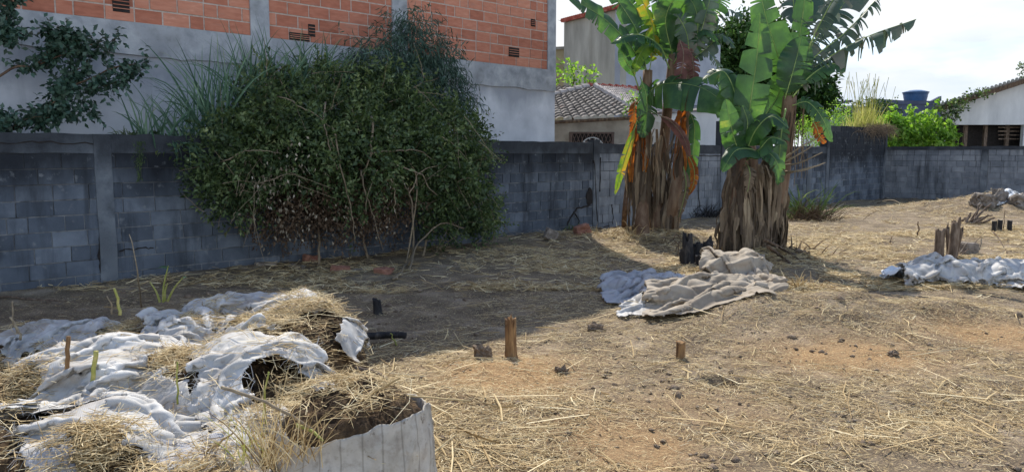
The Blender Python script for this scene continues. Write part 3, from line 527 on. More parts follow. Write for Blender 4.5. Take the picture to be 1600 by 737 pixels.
lb = LB(); crown(lb, [B(470, 330, .5, .5, .8), B(540, 330, .6, .55, .8), B(610, 320, .6, .5, .8), B(430, 330, .4, .4), B(500, 300, .5, .5), B(575, 290, .6, .5)], 170, 6, .06, .03, .5, .2); lb.build('dead_inner_leaves', M['bark'], bush)
def wob(pts, n, amp):
    s = spline(pts, n); q = np.cumsum(np.random.randn(n, 3), 0)*amp; q -= np.outer(np.linspace(0, 1, n), q[-1]); return s+q
stemspecs = [([G(590, 440), G(635, 425), WP(650, 385, 1.2), WP(690, 350, 1.1), WP(725, 357, 1.1)], .02), ([G(612, 438), WP(645, 400, 1.3), WP(645, 330, 1.2), WP(635, 300, 1.1), WP(615, 255, 1.2)], .02),
             ([G(620, 436), WP(642, 405, 1.3), WP(650, 320, 1.2), WP(652, 280, 1.2), WP(640, 255, 1.2)], .015), ([WP(612, 255, 1.5), WP(645, 268, 1.5), WP(665, 280, 1.6), WP(683, 305, 1.5)], .014),
             ([WP(575, 240, 1.5), WP(610, 235, 1.6), WP(650, 232, 1.6), WP(680, 250, 1.4)], .014), ([WP(520, 200, 1.4), WP(535, 260, 1.5), WP(550, 330, 1.4), WP(555, 380, 1.3)], .013),
             ([WP(565, 265, 1.4), WP(572, 300, 1.5), WP(585, 340, 1.4), WP(598, 390, 1.3)], .013), ([WP(580, 180, 1.3), WP(578, 230, 1.5), WP(565, 280, 1.4)], .018), ([WP(640, 300, 1.5), WP(655, 275, 1.5), WP(690, 255, 1.4)], .01),
             ([WP(610, 280, 1.5), WP(618, 300, 1.5), WP(620, 340, 1.4)], .01), ([WP(510, 160, 1.1), WP(512, 210, 1.4), WP(528, 265, 1.5)], .014), ([G(575, 405), WP(560, 330, .5), WP(555, 240, .5)], .02), ([G(500, 415), WP(500, 330, .4), WP(480, 220, .4)], .02), ([G(660, 400), WP(670, 330, .5), WP(650, 220, .5)], .02),
             ([WP(430, 150, .9), WP(470, 165, 1.3), WP(520, 200, 1.4)], .01), ([WP(400, 290, 1.1), WP(440, 270, 1.4), WP(480, 285, 1.4)], .008), ([WP(350, 250, .9), WP(400, 235, 1.3), WP(440, 240, 1.4)], .008)]
for pts, r in stemspecs:
    m = MB(); q = wob(pts, 16, .012); m.tube(q, np.linspace(r, r*.45, 16), 6); m.build('stem', M['twig'], bush, True)
m = MB()
for k in range(230):
    c, r = bblobs[random.randrange(len(bblobs))]; c = c+np.random.randn(3)*r*.5+N*.25; d = np.random.randn(3)*.25+np.array((0, 0, random.choice([-.25, .25, -.05]))); m.tube(wob([c, c+d*.6, c+d*1.3+[0, 0, -.06]], 6, .01), [.005, .004, .004, .003, .003, .002], 4)
m.build('twigs', M['twig'], bush)
# narrow leaved tree behind
nl = thing('narrow_leaved_tree', 'slender tree with drooping blue green narrow leaves rising behind the bush against the red bricks', 'tree', WL(WS(635), 0, -.5))
lb = LB(); crown(lb, [B(590, 95, -.1, .42), B(640, 75, -.1, .5), B(690, 95, -.1, .42), B(650, 120, -.2, .5), B(600, 140, -.2, .4), B(700, 140, -.2, .4), B(640, 35, -.35, .25, 1.2), B(560, 120, -.3, .3), B(725, 160, -.2, .25)], 150, 6, .16, .02, .8, .3)
lb.build('crown', M['leafdk'], nl)
m = MB(); m.tube(wob([WL(WS(635), 0, -.5), WP(638, 150, -.4), WP(640, 50, -.35)], 12, .02), np.linspace(.05, .012, 12), 7)
m.build('trunk', M['bark'], nl, True)
for a, b in [((638, 160), (590, 80)), ((638, 140), (695, 80)), ((638, 110), (660, 50)), ((638, 170), (715, 130))]:
    m = MB(); m.tube(wob([WP(*a, -.4), WP((a[0]+b[0])/2, (a[1]+b[1])/2-8, -.35), WP(*b, -.3)], 9, .012), np.linspace(.018, .005, 9), 5); m.build('branch', M['bark'], nl, True)
# left tree with sprays over the wall
lt = thing('spreading_tree', 'leafy tree at the left edge reaching rounded dark leaves over the block wall', 'tree', WL(WS(-30), 0, -.5))
brs = [([(-30, 260), (10, 207), (60, 175), (110, 140), (160, 115), (222, 97)], .02), ([(-40, 150), (20, 108), (60, 100), (110, 85), (160, 65)], .018), ([(60, 175), (90, 150), (100, 125), (130, 100), (180, 60)], .012), ([(110, 140), (150, 140), (190, 125), (215, 115)], .008),
       ([(-40, 90), (-10, 40), (10, 15), (25, -10)], .018), ([(-40, 60), (-5, 55), (25, 50)], .01), ([(60, 100), (80, 70), (75, 45)], .008), ([(10, 207), (40, 185), (90, 175), (150, 172)], .008), ([(-30, 230), (-5, 195), (10, 185)], .01), ([(100, 130), (90, 165), (60, 190)], .006), ([(130, 90), (120, 60), (90, 50)], .006)]
lb = LB()
for pts, r in brs:
    q = wob([WP(x, y, -.35+.1*math.sin(x)) for x, y in pts], 18, .012); m = MB(); m.tube(q, np.linspace(r, r*.3, 18), 6); m.build('branch', M['bark'], lt, True)
    for i in range(4 if pts[0][0] > -20 else 5, 18):
        for k in range(5):
            d = unit(np.random.randn(3)); e = q[i]+d*random.uniform(.05, .24); kk = 6
            cen = q[i][None]+(e-q[i])[None]*np.linspace(.2, 1, kk)[:, None]; v, f, a = leafcards(cen, d[None]*.5+np.random.randn(kk, 3)*.8+np.array((0, 0, -.2)), .085, .05, .1); lb.add(v, f, a)
lb.build('foliage', M['leafdk'], lt)
m = MB(); m.tube(wob([WL(WS(-60), 0, -.55), WP(-50, 230, -.5), WP(-42, 100, -.4), WP(-40, 30, -.4)], 14, .02), np.linspace(.07, .03, 14), 8); m.build('trunk', M['bark'], lt, True)
# tall reed clumps
def blade(mb, b, d, ln, w, bend, n=9):
    d = unit(np.asarray(d, float)); p = np.array(b, float); sd_ = unit(np.cross(d, np.array((0, -1., .2)))+np.random.randn(3)*.5); V = []; cur = d.copy()
    for i in range(n+1):
        t = i/n; ww = w*(1-t**2.5)*(.55+.45*min(1, t*5)); fold = unit(np.cross(sd_, cur))*ww*.25
        V += [p+sd_*ww/2+fold, p, p-sd_*ww/2+fold]; cur = unit(cur+np.array((0, 0, -bend*t*2/n))+sd_*0); p = p+cur*ln/n
    mb.add(V, [(i*3+j, i*3+j+1, i*3+j+4, i*3+j+3) for i in range(n) for j in range(2)])
for (px, py, o_, n_, hgt, lean, lab) in [(262, 232, -.15, 46, .95, .0, 'clump of arching green reeds standing on top of the wall left of the big bush'),
        (345, 225, -.1, 90, 1.5, .05, 'tall clump of blue green reeds at the left shoulder of the big bush'),
        (415, 190, -.05, 90, 1.4, 0, 'thick clump of reeds poking up beneath the left concrete column'),
        (490, 165, 0, 70, 1.15, .1, 'reed clump sticking out of the top of the big bush between the two columns')]:
    c = WP(px, py, o_); t = thing('reed_clump', lab, 'reeds', c, 'reed clumps behind the wall'); m = MB()
    for k in range(n_):
        b = c+U*random.uniform(-.35, .35)+N*random.uniform(-.2, .2); blade(m, b, (random.uniform(-.7, .7)+lean, random.uniform(-.35, .2), 1.1), hgt*random.uniform(.5, 1.15), random.uniform(.018, .04), random.uniform(.3, 2.2))
    m.build('blades', M['reed'], t)
    m = MB()
    for k in range(7): b = c+U*random.uniform(-.3, .3)+N*random.uniform(-.1, .1); m.tube(wob([b-[0, 0, .5], b+[random.uniform(-.1, .1), 0, hgt*.4], b+[random.uniform(-.3, .3), 0, hgt*.75]], 6, .01), [.009, .008, .007, .006, .005, .003], 5)
    m.build('canes', M['reed'], t)
m = MB(); t = thing('drooping_reed', 'reed tuft hanging down over the front of the wall just left of the bush', 'reeds', WP(285, 225, .05))
for k in range(14): blade(m, WP(285+random.uniform(-14, 14), 222, .05), (random.uniform(-.2, .2)+N[0]*.5, N[1]*.5, -.2), random.uniform(.25, .55), .02, 1.8)
m.build('blades', M['reed'], t)
m = MB(); t = thing('wall_weed', 'small green weed growing on the wall top right of the left pillar', 'weed', WP(205, 212, -.05))
for k in range(40): blade(m, WP(200+random.uniform(-16, 16), 214, -.02), (random.uniform(-1, 1), -.3, .8), random.uniform(.08, .25), .012, 2)
m.build('blades', M['leaf'], t)
m = MB(); t = thing('moss_streak', 'green moss trailing down the wall below the small weed', 'moss', WP(218, 240, .03))
for k in range(260): py = 220+random.random()**1.4*62; blade(m, WP(218+random.gauss(0, 5)*(1-(py-220)/90), py, .022), (random.uniform(-1, 1), -.3, -.7), random.uniform(.02, .05), .01, 1, 3)
m.build('blades', M['leaf'], t)
# ------------------------------------------------------------------ banana plants
def bleaf(parent, pts, Wd, mt='banana', tat=.3, pet=.15, face=(0, -.25, 1), droop=.6, seed=None, rib='rib', vee=.25, name='leaf', nseg=56, ragg=.5, fadew=None):
    ax = spline(pts, nseg+1); tan = unit(np.gradient(ax, axis=0)); L_ = np.linalg.norm(np.diff(ax, axis=0), axis=1).sum()
    fc = np.asarray(face, float); V = []; Fq = []; A_ = []; UV_ = []; n0 = 0
    for side in (1, -1):
        i = int(nseg*pet); curdir = None
        while i < nseg:
            wseg = max(1, int(np.random.exponential(1.2+ (1-tat)*6))) ; j = min(nseg, i+wseg); ang = (random.random()-.5)*tat*1.6; dr = droop*(1+(random.random()-.3)*tat*1.8); sh = random.uniform(1-ragg*tat, 1); gap = random.random() < tat*.5
            dy = random.uniform(-1, 1)*tat*.35; at_ = random.random()
            kk = 6; rows = []
            for q in range(i, j+1):
                t = (q/nseg-pet)/(1-pet); w = Wd*.5*max(.02, math.sin(math.pi*min(1, max(0, t))**.72))**.55*sh
                if t > .985: w *= .3
                T_ = tan[q]; S_ = np.cross(T_, fc)*side; S_ = S_/(np.linalg.norm(S_)+1e-9); Nn = np.cross(S_, T_)*side; Nn = Nn if Nn@fc > 0 else -Nn
                p = ax[q].copy(); row = [p.copy()]
                fr = 1.0
                if gap and (q == j) and j-i > 0: fr = 0
                for c_ in range(1, kk+1):
                    u_ = c_/kk; d = S_*math.cos(ang)+Nn*(math.sin(ang)+vee*(1-u_*2.2)+.12*math.sin(q*.55+side*2)*u_)+np.array((0, 0, -1.))*dr*u_*1.1+T_*(dy+.25); d /= np.linalg.norm(d)
                    p = p+d*w/kk; row.append(p.copy())
                rows.append(row)
            if tat > .02 and len(rows) > 1:      # strips narrow towards their free end
                sq = tat*.45+(.25 if gap else 0)
                for c_ in range(1, kk+1):
                    u_ = c_/kk; mid = sum(r[c_] for r in rows)/len(rows)
                    for r in rows: r[c_] = r[c_]+(mid-r[c_])*sq*u_**1.5
            base = n0+len(V) if False else len(V)
            for qi, r in enumerate(rows): V += r; UV_ += [(i+qi)*L_/nseg*1.6+.12*c_*Wd for c_ in range(kk+1)]
            for a in range(len(rows)-1):
                for c_ in range(kk):
                    Fq.append((base+a*(kk+1)+c_, base+a*(kk+1)+c_+1, base+(a+1)*(kk+1)+c_+1, base+(a+1)*(kk+1)+c_)); A_.append(at_*.6+.4*(t if False else random.random()*.3+(c_/kk)**3*.7*ragg))
            i = j
    o = mesh(name, np.array(V), Fq, M[mt], parent, True, A_, np.array([(q_, 0) for q_ in UV_]))
    m = MB(); r0 = .016 if pet > .1 else .010; m.tube(ax[::2], np.linspace(r0, .003, len(ax[::2])), 6); mr = mesh('midrib', np.concatenate(m.v), m.f, M[rib], parent, True); mr.parent = o; mr.location = (0, 0, 0)
    return o
def pstem(parent, pts, r0, r1, mt='pseudo'):
    q = spline(pts, 22); m = MB(); n = 14; V = []
    for i, p in enumerate(q):
        for k in range(n):
            an = 2*math.pi*k/n; rr = (r0+(r1-r0)*i/21)*(1+.22*float(fbm(k*.9, i*.13, 2, int(r0*1000) % 7))+(.25*math.exp(-i/1.5))); V.append(p+np.array((math.cos(an)*rr, math.sin(an)*rr, 0)))
    m.add(V, [(i*n+k, i*n+(k+1) % n, (i+1)*n+(k+1) % n, (i+1)*n+k) for i in range(21) for k in range(n)]+[tuple(21*n+k for k in range(n))], None); return m.build('stem', M[mt], parent, True)
def hang(parent, c, rad, zt, n_, l0, l1, w0, w1, mt='bananadead', sq=1.0, name='hanging_dead_leaves', zj=.3):
    m = MB()
    for k in range(n_):
        an = random.random()*2*math.pi; r = rad*random.uniform(.55, 1.1); b = np.array((c[0]+math.cos(an)*r*.8, c[1]+math.sin(an)*r*.8*sq, zt+random.uniform(-zj, zj*.3)))
        ln = random.uniform(l0, l1); ln = min(ln, b[2]+.0); w = random.uniform(w0, w1); nn = 8; V = []; wv_ = random.uniform(.004, .03); tw = random.uniform(-3.1, 3.1); outw = np.array((math.cos(an), math.sin(an)*sq, 0)); ph = random.random()*6
        for i in range(nn+1):
            t = i/nn; p = b+outw*(.10*math.sin(t*2.2)+random.uniform(-.01, .01))+np.array((wv_*math.sin(ph+t*7), wv_*math.cos(ph+t*6), -ln*t)); a2 = an+math.pi/2+tw*.25+t*random.uniform(.2, .6); s_ = np.array((math.cos(a2), math.sin(a2), 0))*w*(.5+.5*math.sin(math.pi*min(1, t*.9+.1)))/2; fo = outw*w*.3
            V += [p-s_, p+fo*random.uniform(.3, 1), p+s_]
        m.add(V, [(i*3+j, i*3+j+1, i*3+j+4, i*3+j+3) for i in range(nn) for j in range(2)])
    return m.build(name, M[mt], parent)
YL = 14.6; YR = 12.4
def PL(*a): return [P(x, y, YL+d) for x, y, d in a]
def PR(*a): return [P(x, y, YR+d) for x, y, d in a]
CAMF = (0, -1, .25)
# left clump
gL = G(1003, 378); L1 = thing('banana_plant', 'left clump banana plant with a long horizontal drooping leaf and orange dead leaves', 'banana plant', gL, 'banana plants')
pstem(L1, [gL, P(1004, 300, YL), P(1008, 200, YL), P(1012, 110, YL)], .13, .09)
bleaf(L1, PL((1012, 115, 0), (985, 72, -.2), (942, 28, -.5), (885, -6, -.9)), .62, 'banana', .35, .06, (.2, -.9, .5), .25)
bleaf(L1, PL((1010, 110, 0), (1000, 60, .1), (975, 15, .1), (940, -30, 0)), .55, 'banana', .4, .06, (.3, -.8, .4), .3)
bleaf(L1, PL((1015, 110, 0), (1022, 60, .1), (1012, 20, .2), (985, -35, .2)), .5, 'bananayel', .5, .1, (.3, -.8, .4), .3)
bleaf(L1, PL((1046, 108, -.2), (1030, 72, -.4), (995, 54, -.6), (953, 68, -.8)), .4, 'banana', .3, .12, (0, -.6, 1), .9, ragg=.3)
bleaf(L1, PL((1003, 155, -.1), (990, 115, -.2), (976, 92, -.3), (972, 66, -.3)), .26, 'banana', .1, .3, CAMF, .2)
bleaf(L1, PL((1003, 150, -.1), (1040, 131, -.5), (1095, 137, -.9), (1142, 168, -1.2)), 1.2, 'banana', .2, .06, (0, -.8, .7), .75, ragg=.2)
bleaf(L1, PL((1003, 150, 0), (992, 165, -.2), (990, 205, -.2), (985, 260, -.2)), .3, 'bananaorange', .7, .1, CAMF, .5)
bleaf(L1, PL((1000, 170, -.1), (992, 200, -.3), (974, 255, -.4), (961, 304, -.4)), .2, 'bananayel', .3, .35, CAMF, .2)
bleaf(L1, PL((1010, 130, .2), (1012, 160, .2), (1005, 200, .2), (998, 230, .2)), .25, 'bananapurple', .6, .1, CAMF, .5)
bleaf(L1, PL((1000, 120, -.2), (1010, 150, -.3), (1010, 185, -.3), (1002, 215, -.3)), .5, 'banana', .3, .1, CAMF, .5)
hang(L1, P(998, 300, YL),   .17, P(998, 185, YL)[2], 36, .5, 1.7, .03, .1, 'bananadead', .7, zj=.9)
hang(L1, P(1003, 340, YL), .13, P(1003, 260, YL)[2], 26, .4, 1.2, .04, .11, 'bananadead', .8, zj=.9)
hang(L1, P(993, 300, YL-.1), .14, P(998, 195, YL)[2], 12, .3, 1.0, .04, .12, 'bananaorange', .7, zj=.5)
gM = G(1022, 374); L2 = thing('banana_plant', 'middle banana plant of the left clump with purple brown dead leaves', 'banana plant', gM, 'banana plants')
pstem(L2, [gM, P(1030, 300, YL+.2), P(1040, 200, YL+.3), P(1052, 85, YL+.3)], .12, .09)
bleaf(L2, PL((1052, 95, .3), (1045, 50, .3), (1035, 10, .3), (1010, -40, .2)), .6, 'banana', .35, .06, CAMF, .2)
bleaf(L2, PL((1055, 90, .3), (1065, 45, .2), (1072, 0, .1), (1070, -60, 0)), .7, 'banana', .15, .06, (.2, -1, .2), .15)
bleaf(L2, PL((1058, 95, .2), (1090, 60, .1), (1105, 15, 0), (1118, -40, 0)), .55, 'bananafray', .6, .06, (-.3, -.9, .3), .3)
bleaf(L2, PL((1060, 90, .5), (1100, 40, .6), (1135, 15, .6), (1160, 30, .5)), .6, 'bananafray', .7, .1, (-.1, -.6, .8), .9)
bleaf(L2, PL((1050, 85, .1), (1040, 30, -.2), (1060, -10, -.4), (1090, -30, -.5)), .5, 'banana', .3, .08, CAMF, .3)
bleaf(L2, PL((1062, 62, -.3), (1068, 85, -.4), (1064, 115, -.4), (1056, 150, -.4)), .36, 'bananapurple', .4, .02, CAMF, .25, rib='twig')
bleaf(L2, PL((1075, 70, .1), (1082, 95, 0), (1084, 120, 0), (1080, 150, 0)), .3, 'bananapurple', .6, .02, CAMF, .4, rib='twig')
bleaf(L2, PL((1030, 180, -.3), (1050, 192, -.4), (1068, 215, -.5), (1078, 245, -.5)), .26, 'bananapurple', .1, .05, (0, -.7, .7), .5, rib='twig')
bleaf(L2, PL((1050, 100, .4), (1020, 50, .5), (990, 10, .6), (955, -35, .6)), .6, 'banana', .5, .06, CAMF, .3)
bleaf(L2, PL((1052, 100, .5), (1048, 60, .6), (1060, 20, .7), (1095, -30, .7)), .6, 'bananafray', .55, .06, CAMF, .3)
bleaf(L2, PL((1052, 100, .2), (1070, 70, .2), (1100, 45, .1), (1125, 70, 0)), .45, 'banana', .5, .1, (0, -.6, .8), .9)
bleaf(L2, PL((1050, 95, -.1), (1020, 70, -.2), (1000, 85, -.3), (990, 115, -.3)), .4, 'bananayel', .5, .1, (0, -.7, .7), .8)
hang(L2, P(1028, 330, YL+.2), .11, P(1030, 270, YL)[2], 22, .4, 1.2, .04, .1, 'bananadead', .8, zj=.9)
hang(L2, P(1030, 300, YL+.2), .17, P(1035, 215, YL)[2], 34, .6, 1.5, .03, .08, 'bananadead', .8, zj=.6)
gN = G(1042, 372); L3 = thing('banana_plant', 'leaning banana plant at the right of the left clump with glowing orange dried leaves', 'banana plant', gN, 'banana plants')
pstem(L3, [gN, P(1052, 320, YL-.1), P(1062, 250, YL), P(1072, 170, YL+.1), P(1078, 95, YL+.2)], .13, .08)
bleaf(L3, PL((1078, 95, .2), (1090, 50, .1), (1085, 10, 0), (1060, -20, 0)), .5, 'banana', .3, .06, CAMF, .2)
bleaf(L3, PL((1080, 95, .2), (1110, 70, .2), (1128, 55, .1), (1150, 75, 0)), .5, 'bananafray', .6, .1, (0, -.6, .8), .9)
bleaf(L3, PL((1076, 170, 0), (1085, 200, -.1), (1082, 255, -.2), (1070, 300, -.2)), .28, 'banana', .3, .1, CAMF, .3)
bleaf(L3, PL((1072, 180, 0), (1068, 210, 0), (1064, 255, 0), (1058, 300, 0)), .2, 'bananaorange', .7, .05, CAMF, .3)
bleaf(L3, PL((1074, 240, -.3), (1084, 262, -.4), (1084, 285, -.4), (1076, 305, -.4)), .18, 'bananaorange', .2, .05, CAMF, .3)
bleaf(L3, PL((1068, 260, -.3), (1072, 290, -.4), (1066, 320, -.4), (1060, 340, -.4)), .2, 'bananadead', .4, .05, CAMF, .3)
bleaf(L3, PL((1078, 100, .3), (1098, 50, .4), (1120, 10, .5), (1150, -35, .5)), .6, 'banana', .5, .06, CAMF, .3)
bleaf(L3, PL((1078, 100, .1), (1072, 50, 0), (1050, 15, -.1), (1020, -10, -.2)), .55, 'bananafray', .5, .06, CAMF, .4)
bleaf(L3, PL((1078, 100, .4), (1095, 80, .5), (1115, 90, .5), (1130, 130, .5)), .45, 'bananafray', .7, .1, (0, -.6, .8), .9)
hang(L3, P(1048, 330, YL), .11, P(1054, 290, YL)[2], 24, .4, 1.2, .04, .1, 'bananadead', .8, zj=.7)
hang(L3, P(1060, 300, YL), .15, P(1066, 210, YL)[2], 26, .4, 1.2, .03, .1, 'bananadead', .8, zj=.7)
hang(L3, P(1066, 300, YL-.1), .12, P(1066, 190, YL)[2], 12, .3, 1.1, .04, .1, 'bananaorange', .8, zj=.7)
gS = G(975, 366); L4 = thing('banana_sucker', 'thin dry banana shoot at the far left foot of the left clump', 'banana plant', gS)
pstem(L4, [gS, P(976, 330, YL), P(980, 290, YL), P(985, 240, YL)], .05, .04); hang(L4, P(980, 300, YL), .06, P(985, 240, YL)[2], 8, .3, .8, .03, .06)
# right clump
g1 = G(1200, 392); R1 = thing('banana_plant', 'tallest right clump banana plant with wind shredded leaves against the sky', 'banana plant', g1, 'banana plants')
pstem(R1, [g1, P(1214, 320, YR+.1), P(1226, 240, YR+.1), P(1234, 150, YR)], .17, .1)
bleaf(R1, PR((1234, 158, 0), (1275, 105, -.1), (1345, 62, -.2), (1432, 30, -.3)), 1.1, 'bananafray', .95, .16, (0, -.4, 1), 2.4, nseg=70, ragg=.9)
bleaf(R1, PR((1233, 155, 0), (1268, 95, 0), (1322, 50, .1), (1376, -8, .1)), 1.0, 'bananafray', .9, .14, (.1, -.5, 1), 1.7, nseg=70, ragg=.8)
bleaf(R1, PR((1232, 152, .1), (1258, 90, .2), (1288, 35, .2), (1315, -45, .2)), .9, 'bananafray', .9, .12, (.2, -.6, .8), .8, nseg=70, ragg=.8)
bleaf(R1, PR((1230, 150, .2), (1238, 95, .3), (1252, 40, .3), (1262, -50, .3)), .42, 'banana', .45, .2, CAMF, .2)
bleaf(R1, PR((1226, 150, .1), (1216, 90, .1), (1196, 25, .1), (1176, -70, 0)), .62, 'banana', .4, .08, (-.1, -1, .2), .15)
bleaf(R1, PR((1226, 155, -.1), (1238, 115, -.2), (1246, 85, -.2), (1252, 58, -.2)), .6, 'banana', .15, .08, CAMF, .2)
bleaf(R1, PR((1238, 152, -.1), (1265, 120, -.2), (1298, 100, -.2), (1322, 108, -.2)), .45, 'banana', .25, .25, (0, -.6, .8), .8)
bleaf(R1, PR((1238, 165, -.2), (1262, 160, -.3), (1285, 185, -.4), (1300, 222, -.4)), .35, 'banana', .3, .1, (0, -.8, .5), .4)
bleaf(R1, PR((1270, 190, -.5), (1276, 200, -.5), (1280, 212, -.5), (1290, 224, -.5)), .24, 'bananaorange', .55, .02, CAMF, .3)
bleaf(R1, PR((1228, 170, -.2), (1222, 200, -.3), (1218, 240, -.3), (1215, 290, -.3)), .3, 'banana', .5, .15, CAMF, .4)
hang(R1, P(1206, 320, YR+.1), .17, P(1212, 262, YR)[2], 190, .3, 1.6, .03, .11, 'bananadead', .8, zj=.9)
for a in ([(1236, 150, 0), (1290, 50, .6), (1360, -40, 1.2), (1450, -55, 1.8)], [(1236, 150, 0), (1280, 40, -.3), (1350, -60, -.5), (1440, -60, -.6)], [(1234, 150, .2), (1260, 30, .8), (1300, -80, 1.6), (1380, -110, 2.3)], [(1232, 150, 0), (1240, 20, .8), (1230, -90, 1.8), (1190, -110, 2.6)]): bleaf(R1, PR(*a), .75, 'bananafray', .5, .3, (0, -.4, 1), .7)
hang(R1, P(1240, 250, YR), .15, P(1236, 165, YR)[2], 22, .4, 1.1, .008, .03, 'bananadead', .8, zj=.4, name='hanging_fibres')
for a in ([(1222, 250, -.2), (1250, 230, -.4), (1278, 216, -.5)], [(1222, 255, -.2), (1250, 240, -.4), (1272, 226, -.5)], [(1226, 258, -.2), (1250, 254, -.4), (1285, 238, -.6)], [(1226, 268, -.2), (1255, 266, -.5), (1290, 254, -.6)], [(1226, 272, -.2), (1260, 263, -.4), (1282, 258, -.5)]):
    m = MB(); m.tube(spline(PR(*a), 8), np.linspace(.018, .008, 8), 6); m.build('dry_petiole', M['twig'], R1, True)
g2 = G(1180, 396); R2 = thing('banana_plant', 'right clump banana plant with one huge upright bright green leaf', 'banana plant', g2, 'banana plants')
pstem(R2, [g2, P(1178, 330, YR-.2), P(1174, 270, YR-.2), P(1168, 205, YR-.2)], .18, .09)
bleaf(R2, PR((1168, 225, -.2), (1172, 165, -.3), (1182, 95, -.3), (1188, 20, -.3)), .56, 'banana', .3, .12, (-.25, -1, .15), .05, ragg=.1)
bleaf(R2, PR((1166, 215, -.2), (1150, 150, -.1), (1130, 112, 0), (1098, 125, .1)), .6, 'banana', .3, .3, (0, -.7, .7), .6)
bleaf(R2, PR((1170, 215, 0), (1195, 180, .1), (1215, 150, .2), (1225, 110, .3)), .6, 'banana', .1, .15, CAMF, .2)
bleaf(R2, PR((1165, 215, .2), (1150, 185, .3), (1140, 160, .4), (1148, 120, .4)), .6, 'banana', .2, .15, CAMF, .3)
hang(R2, P(1178, 320, YR-.2), .22, P(1176, 278, YR)[2], 200, .3, 1.5, .03, .13, 'bananadead', .8, zj=.8)
g3 = G(1150, 394); R3 = thing('banana_plant', 'short leafy banana plant at the front left of the right clump', 'banana plant', g3, 'banana plants')
pstem(R3, [g3, P(1152, 330, YR-.4), P(1158, 280, YR-.5), P(1163, 235, YR-.5)], .15, .07)
bleaf(R3, PR((1162, 250, -.5), (1150, 225, -.6), (1142, 195, -.7), (1134, 155, -.7)), .42, 'banana', .1, .1, CAMF, .2)
bleaf(R3, PR((1164, 245, -.5), (1180, 205, -.7), (1205, 182, -.8), (1232, 200, -.9)), .45, 'banana', .15, .15, (0, -.6, .9), .7)
bleaf(R3, PR((1164, 250, -.5), (1185, 235, -.8), (1205, 215, -.9), (1228, 222, -1)), .4, 'banana', .15, .1, (0, -.5, .9), .7)
bleaf(R3, PR((1162, 255, -.5), (1180, 236, -.8), (1150, 235, -1.0), (1128, 268, -1.1)), .4, 'banana', .2, .1, (0, -.6, .8), .6)
bleaf(R3, PR((1166, 250, -.5), (1190, 235, -.7), (1212, 250, -.8), (1222, 285, -.8)), .38, 'banana', .2, .1, (0, -.7, .7), .5)
bleaf(R3, PR((1162, 245, -.5), (1165, 215, -.5), (1168, 190, -.5), (1160, 165, -.5)), .25, 'banana', .1, .15, CAMF, .2)
bleaf(R3, PR((1165, 255, -.6), (1170, 262, -.9), (1172, 275, -1.0), (1168, 300, -1.0)), .25, 'bananadead', .5, .05, CAMF, .3)
hang(R3, P(1155, 330, YR-.3), .19, P(1158, 264, YR)[2], 170, .3, 1.5, .03, .12, 'bananadead', .8, zj=.7)
hang(R3, P(1160, 330, YR-.5), .12, P(1160, 262, YR)[2], 70, .5, 1.3, .03, .1, 'bananadead', .8, zj=.5)
hang(R3, P(1135, 380, YR-.3), .1, P(1136, 320, YR)[2], 14, .4, .9, .04, .09, 'bananadead', .8, zj=.2)
# fallen leaf ribs at the foot
for i, (a, lab) in enumerate([([(1195, 375), (1225, 390), (1252, 408)], 'long brown fallen banana leaf sloping from the right clump to the ground'), ([(1200, 385), (1218, 398), (1235, 412)], 'shorter brown fallen banana leaf beside the long one at the right clump')]):
    q = [G(x, y, .35*(1-k/2)**1.5+.04) for k, (x, y) in enumerate(a)]; t = thing('fallen_leaf', lab, 'dead leaf', q[2]); m = MB(); m.tube(spline(q, 10), np.linspace(.03, .012, 10), 6); m.build('midrib', M['bark'], t, True); bleaf(t, q, .22, 'bananadead', .6, .2, (0, -.4, 1), .4, rib='bark', name='blade')
# ------------------------------------------------------------------ background greenery
bt = thing('broad_tree', 'big dark leafy tree standing far behind the banana plants', 'tree', P(1190, 240, 38))
PB = lambda px, py, Y_, r: (P(px, py, Y_), np.array((r, r, r*.9)))
lb = LB(); crown(lb, [PB(1150, 95, 38, 1.5), PB(1185, 80, 39, 1.4), PB(1140, 130, 38, 1.3), PB(1205, 75, 38, 1.0), PB(1222, 100, 38, 1.2), PB(1240, 140, 38, 1.4), PB(1262, 145, 38, .8), PB(1265, 165, 37, .8), PB(1180, 150, 38, 1.5), PB(1130, 165, 37, 1.2), PB(1215, 180, 37, 1.2), PB(1155, 65, 39, .9)], 60, 6, .3, .16, .1, .4, tl=.6)
lb.build('crown', M['leaffar'], bt)
m = MB(); m.tube(wob([P(1190, 240, 38)*[1, 1, 0], P(1188, 180, 38), P(1185, 110, 38)], 10, .06), np.linspace(.3, .1, 10), 8); m.build('trunk', M['bark'], bt, True)
st = thing('roadside_tree', 'bright green sapling sprouting beside the tiled roof next to the brick building', 'tree', P(905, 240, 24)*[1, 1, 0])
lb = LB(); crown(lb, [PB(898, 118, 26, .55), PB(880, 128, 26, .4), PB(872, 100, 26, .3), PB(932, 127, 26, .25), PB(912, 112, 26, .3)], 10, 6, .16, .1, .1, .3, tl=.35); lb.build('crown', M['leafbr'], st)
m = MB(); m.tube(wob([P(900, 240, 26)*[1, 1, 0], P(898, 150, 26), P(896, 115, 26)], 8, .04), np.linspace(.05, .02, 8), 6); m.build('trunk', M['bark'], st)
def shrub(name, lab, cat, blobs, mt, den, ln, wd, root, tl=.3, gr=None):
    t = thing(name, lab, cat, root, gr); lb = LB(); crown(lb, blobs, den, 6, ln, wd, .1, .3, tl=tl); lb.build('foliage', M[mt], t)
    m = MB()
    for c, r in blobs[:5]: m.tube(wob([root, (root+c)/2+[0, 0, .2], c], 8, .03), np.linspace(.04, .012, 8), 5)
    m.build('stems', M['bark'], t); return t
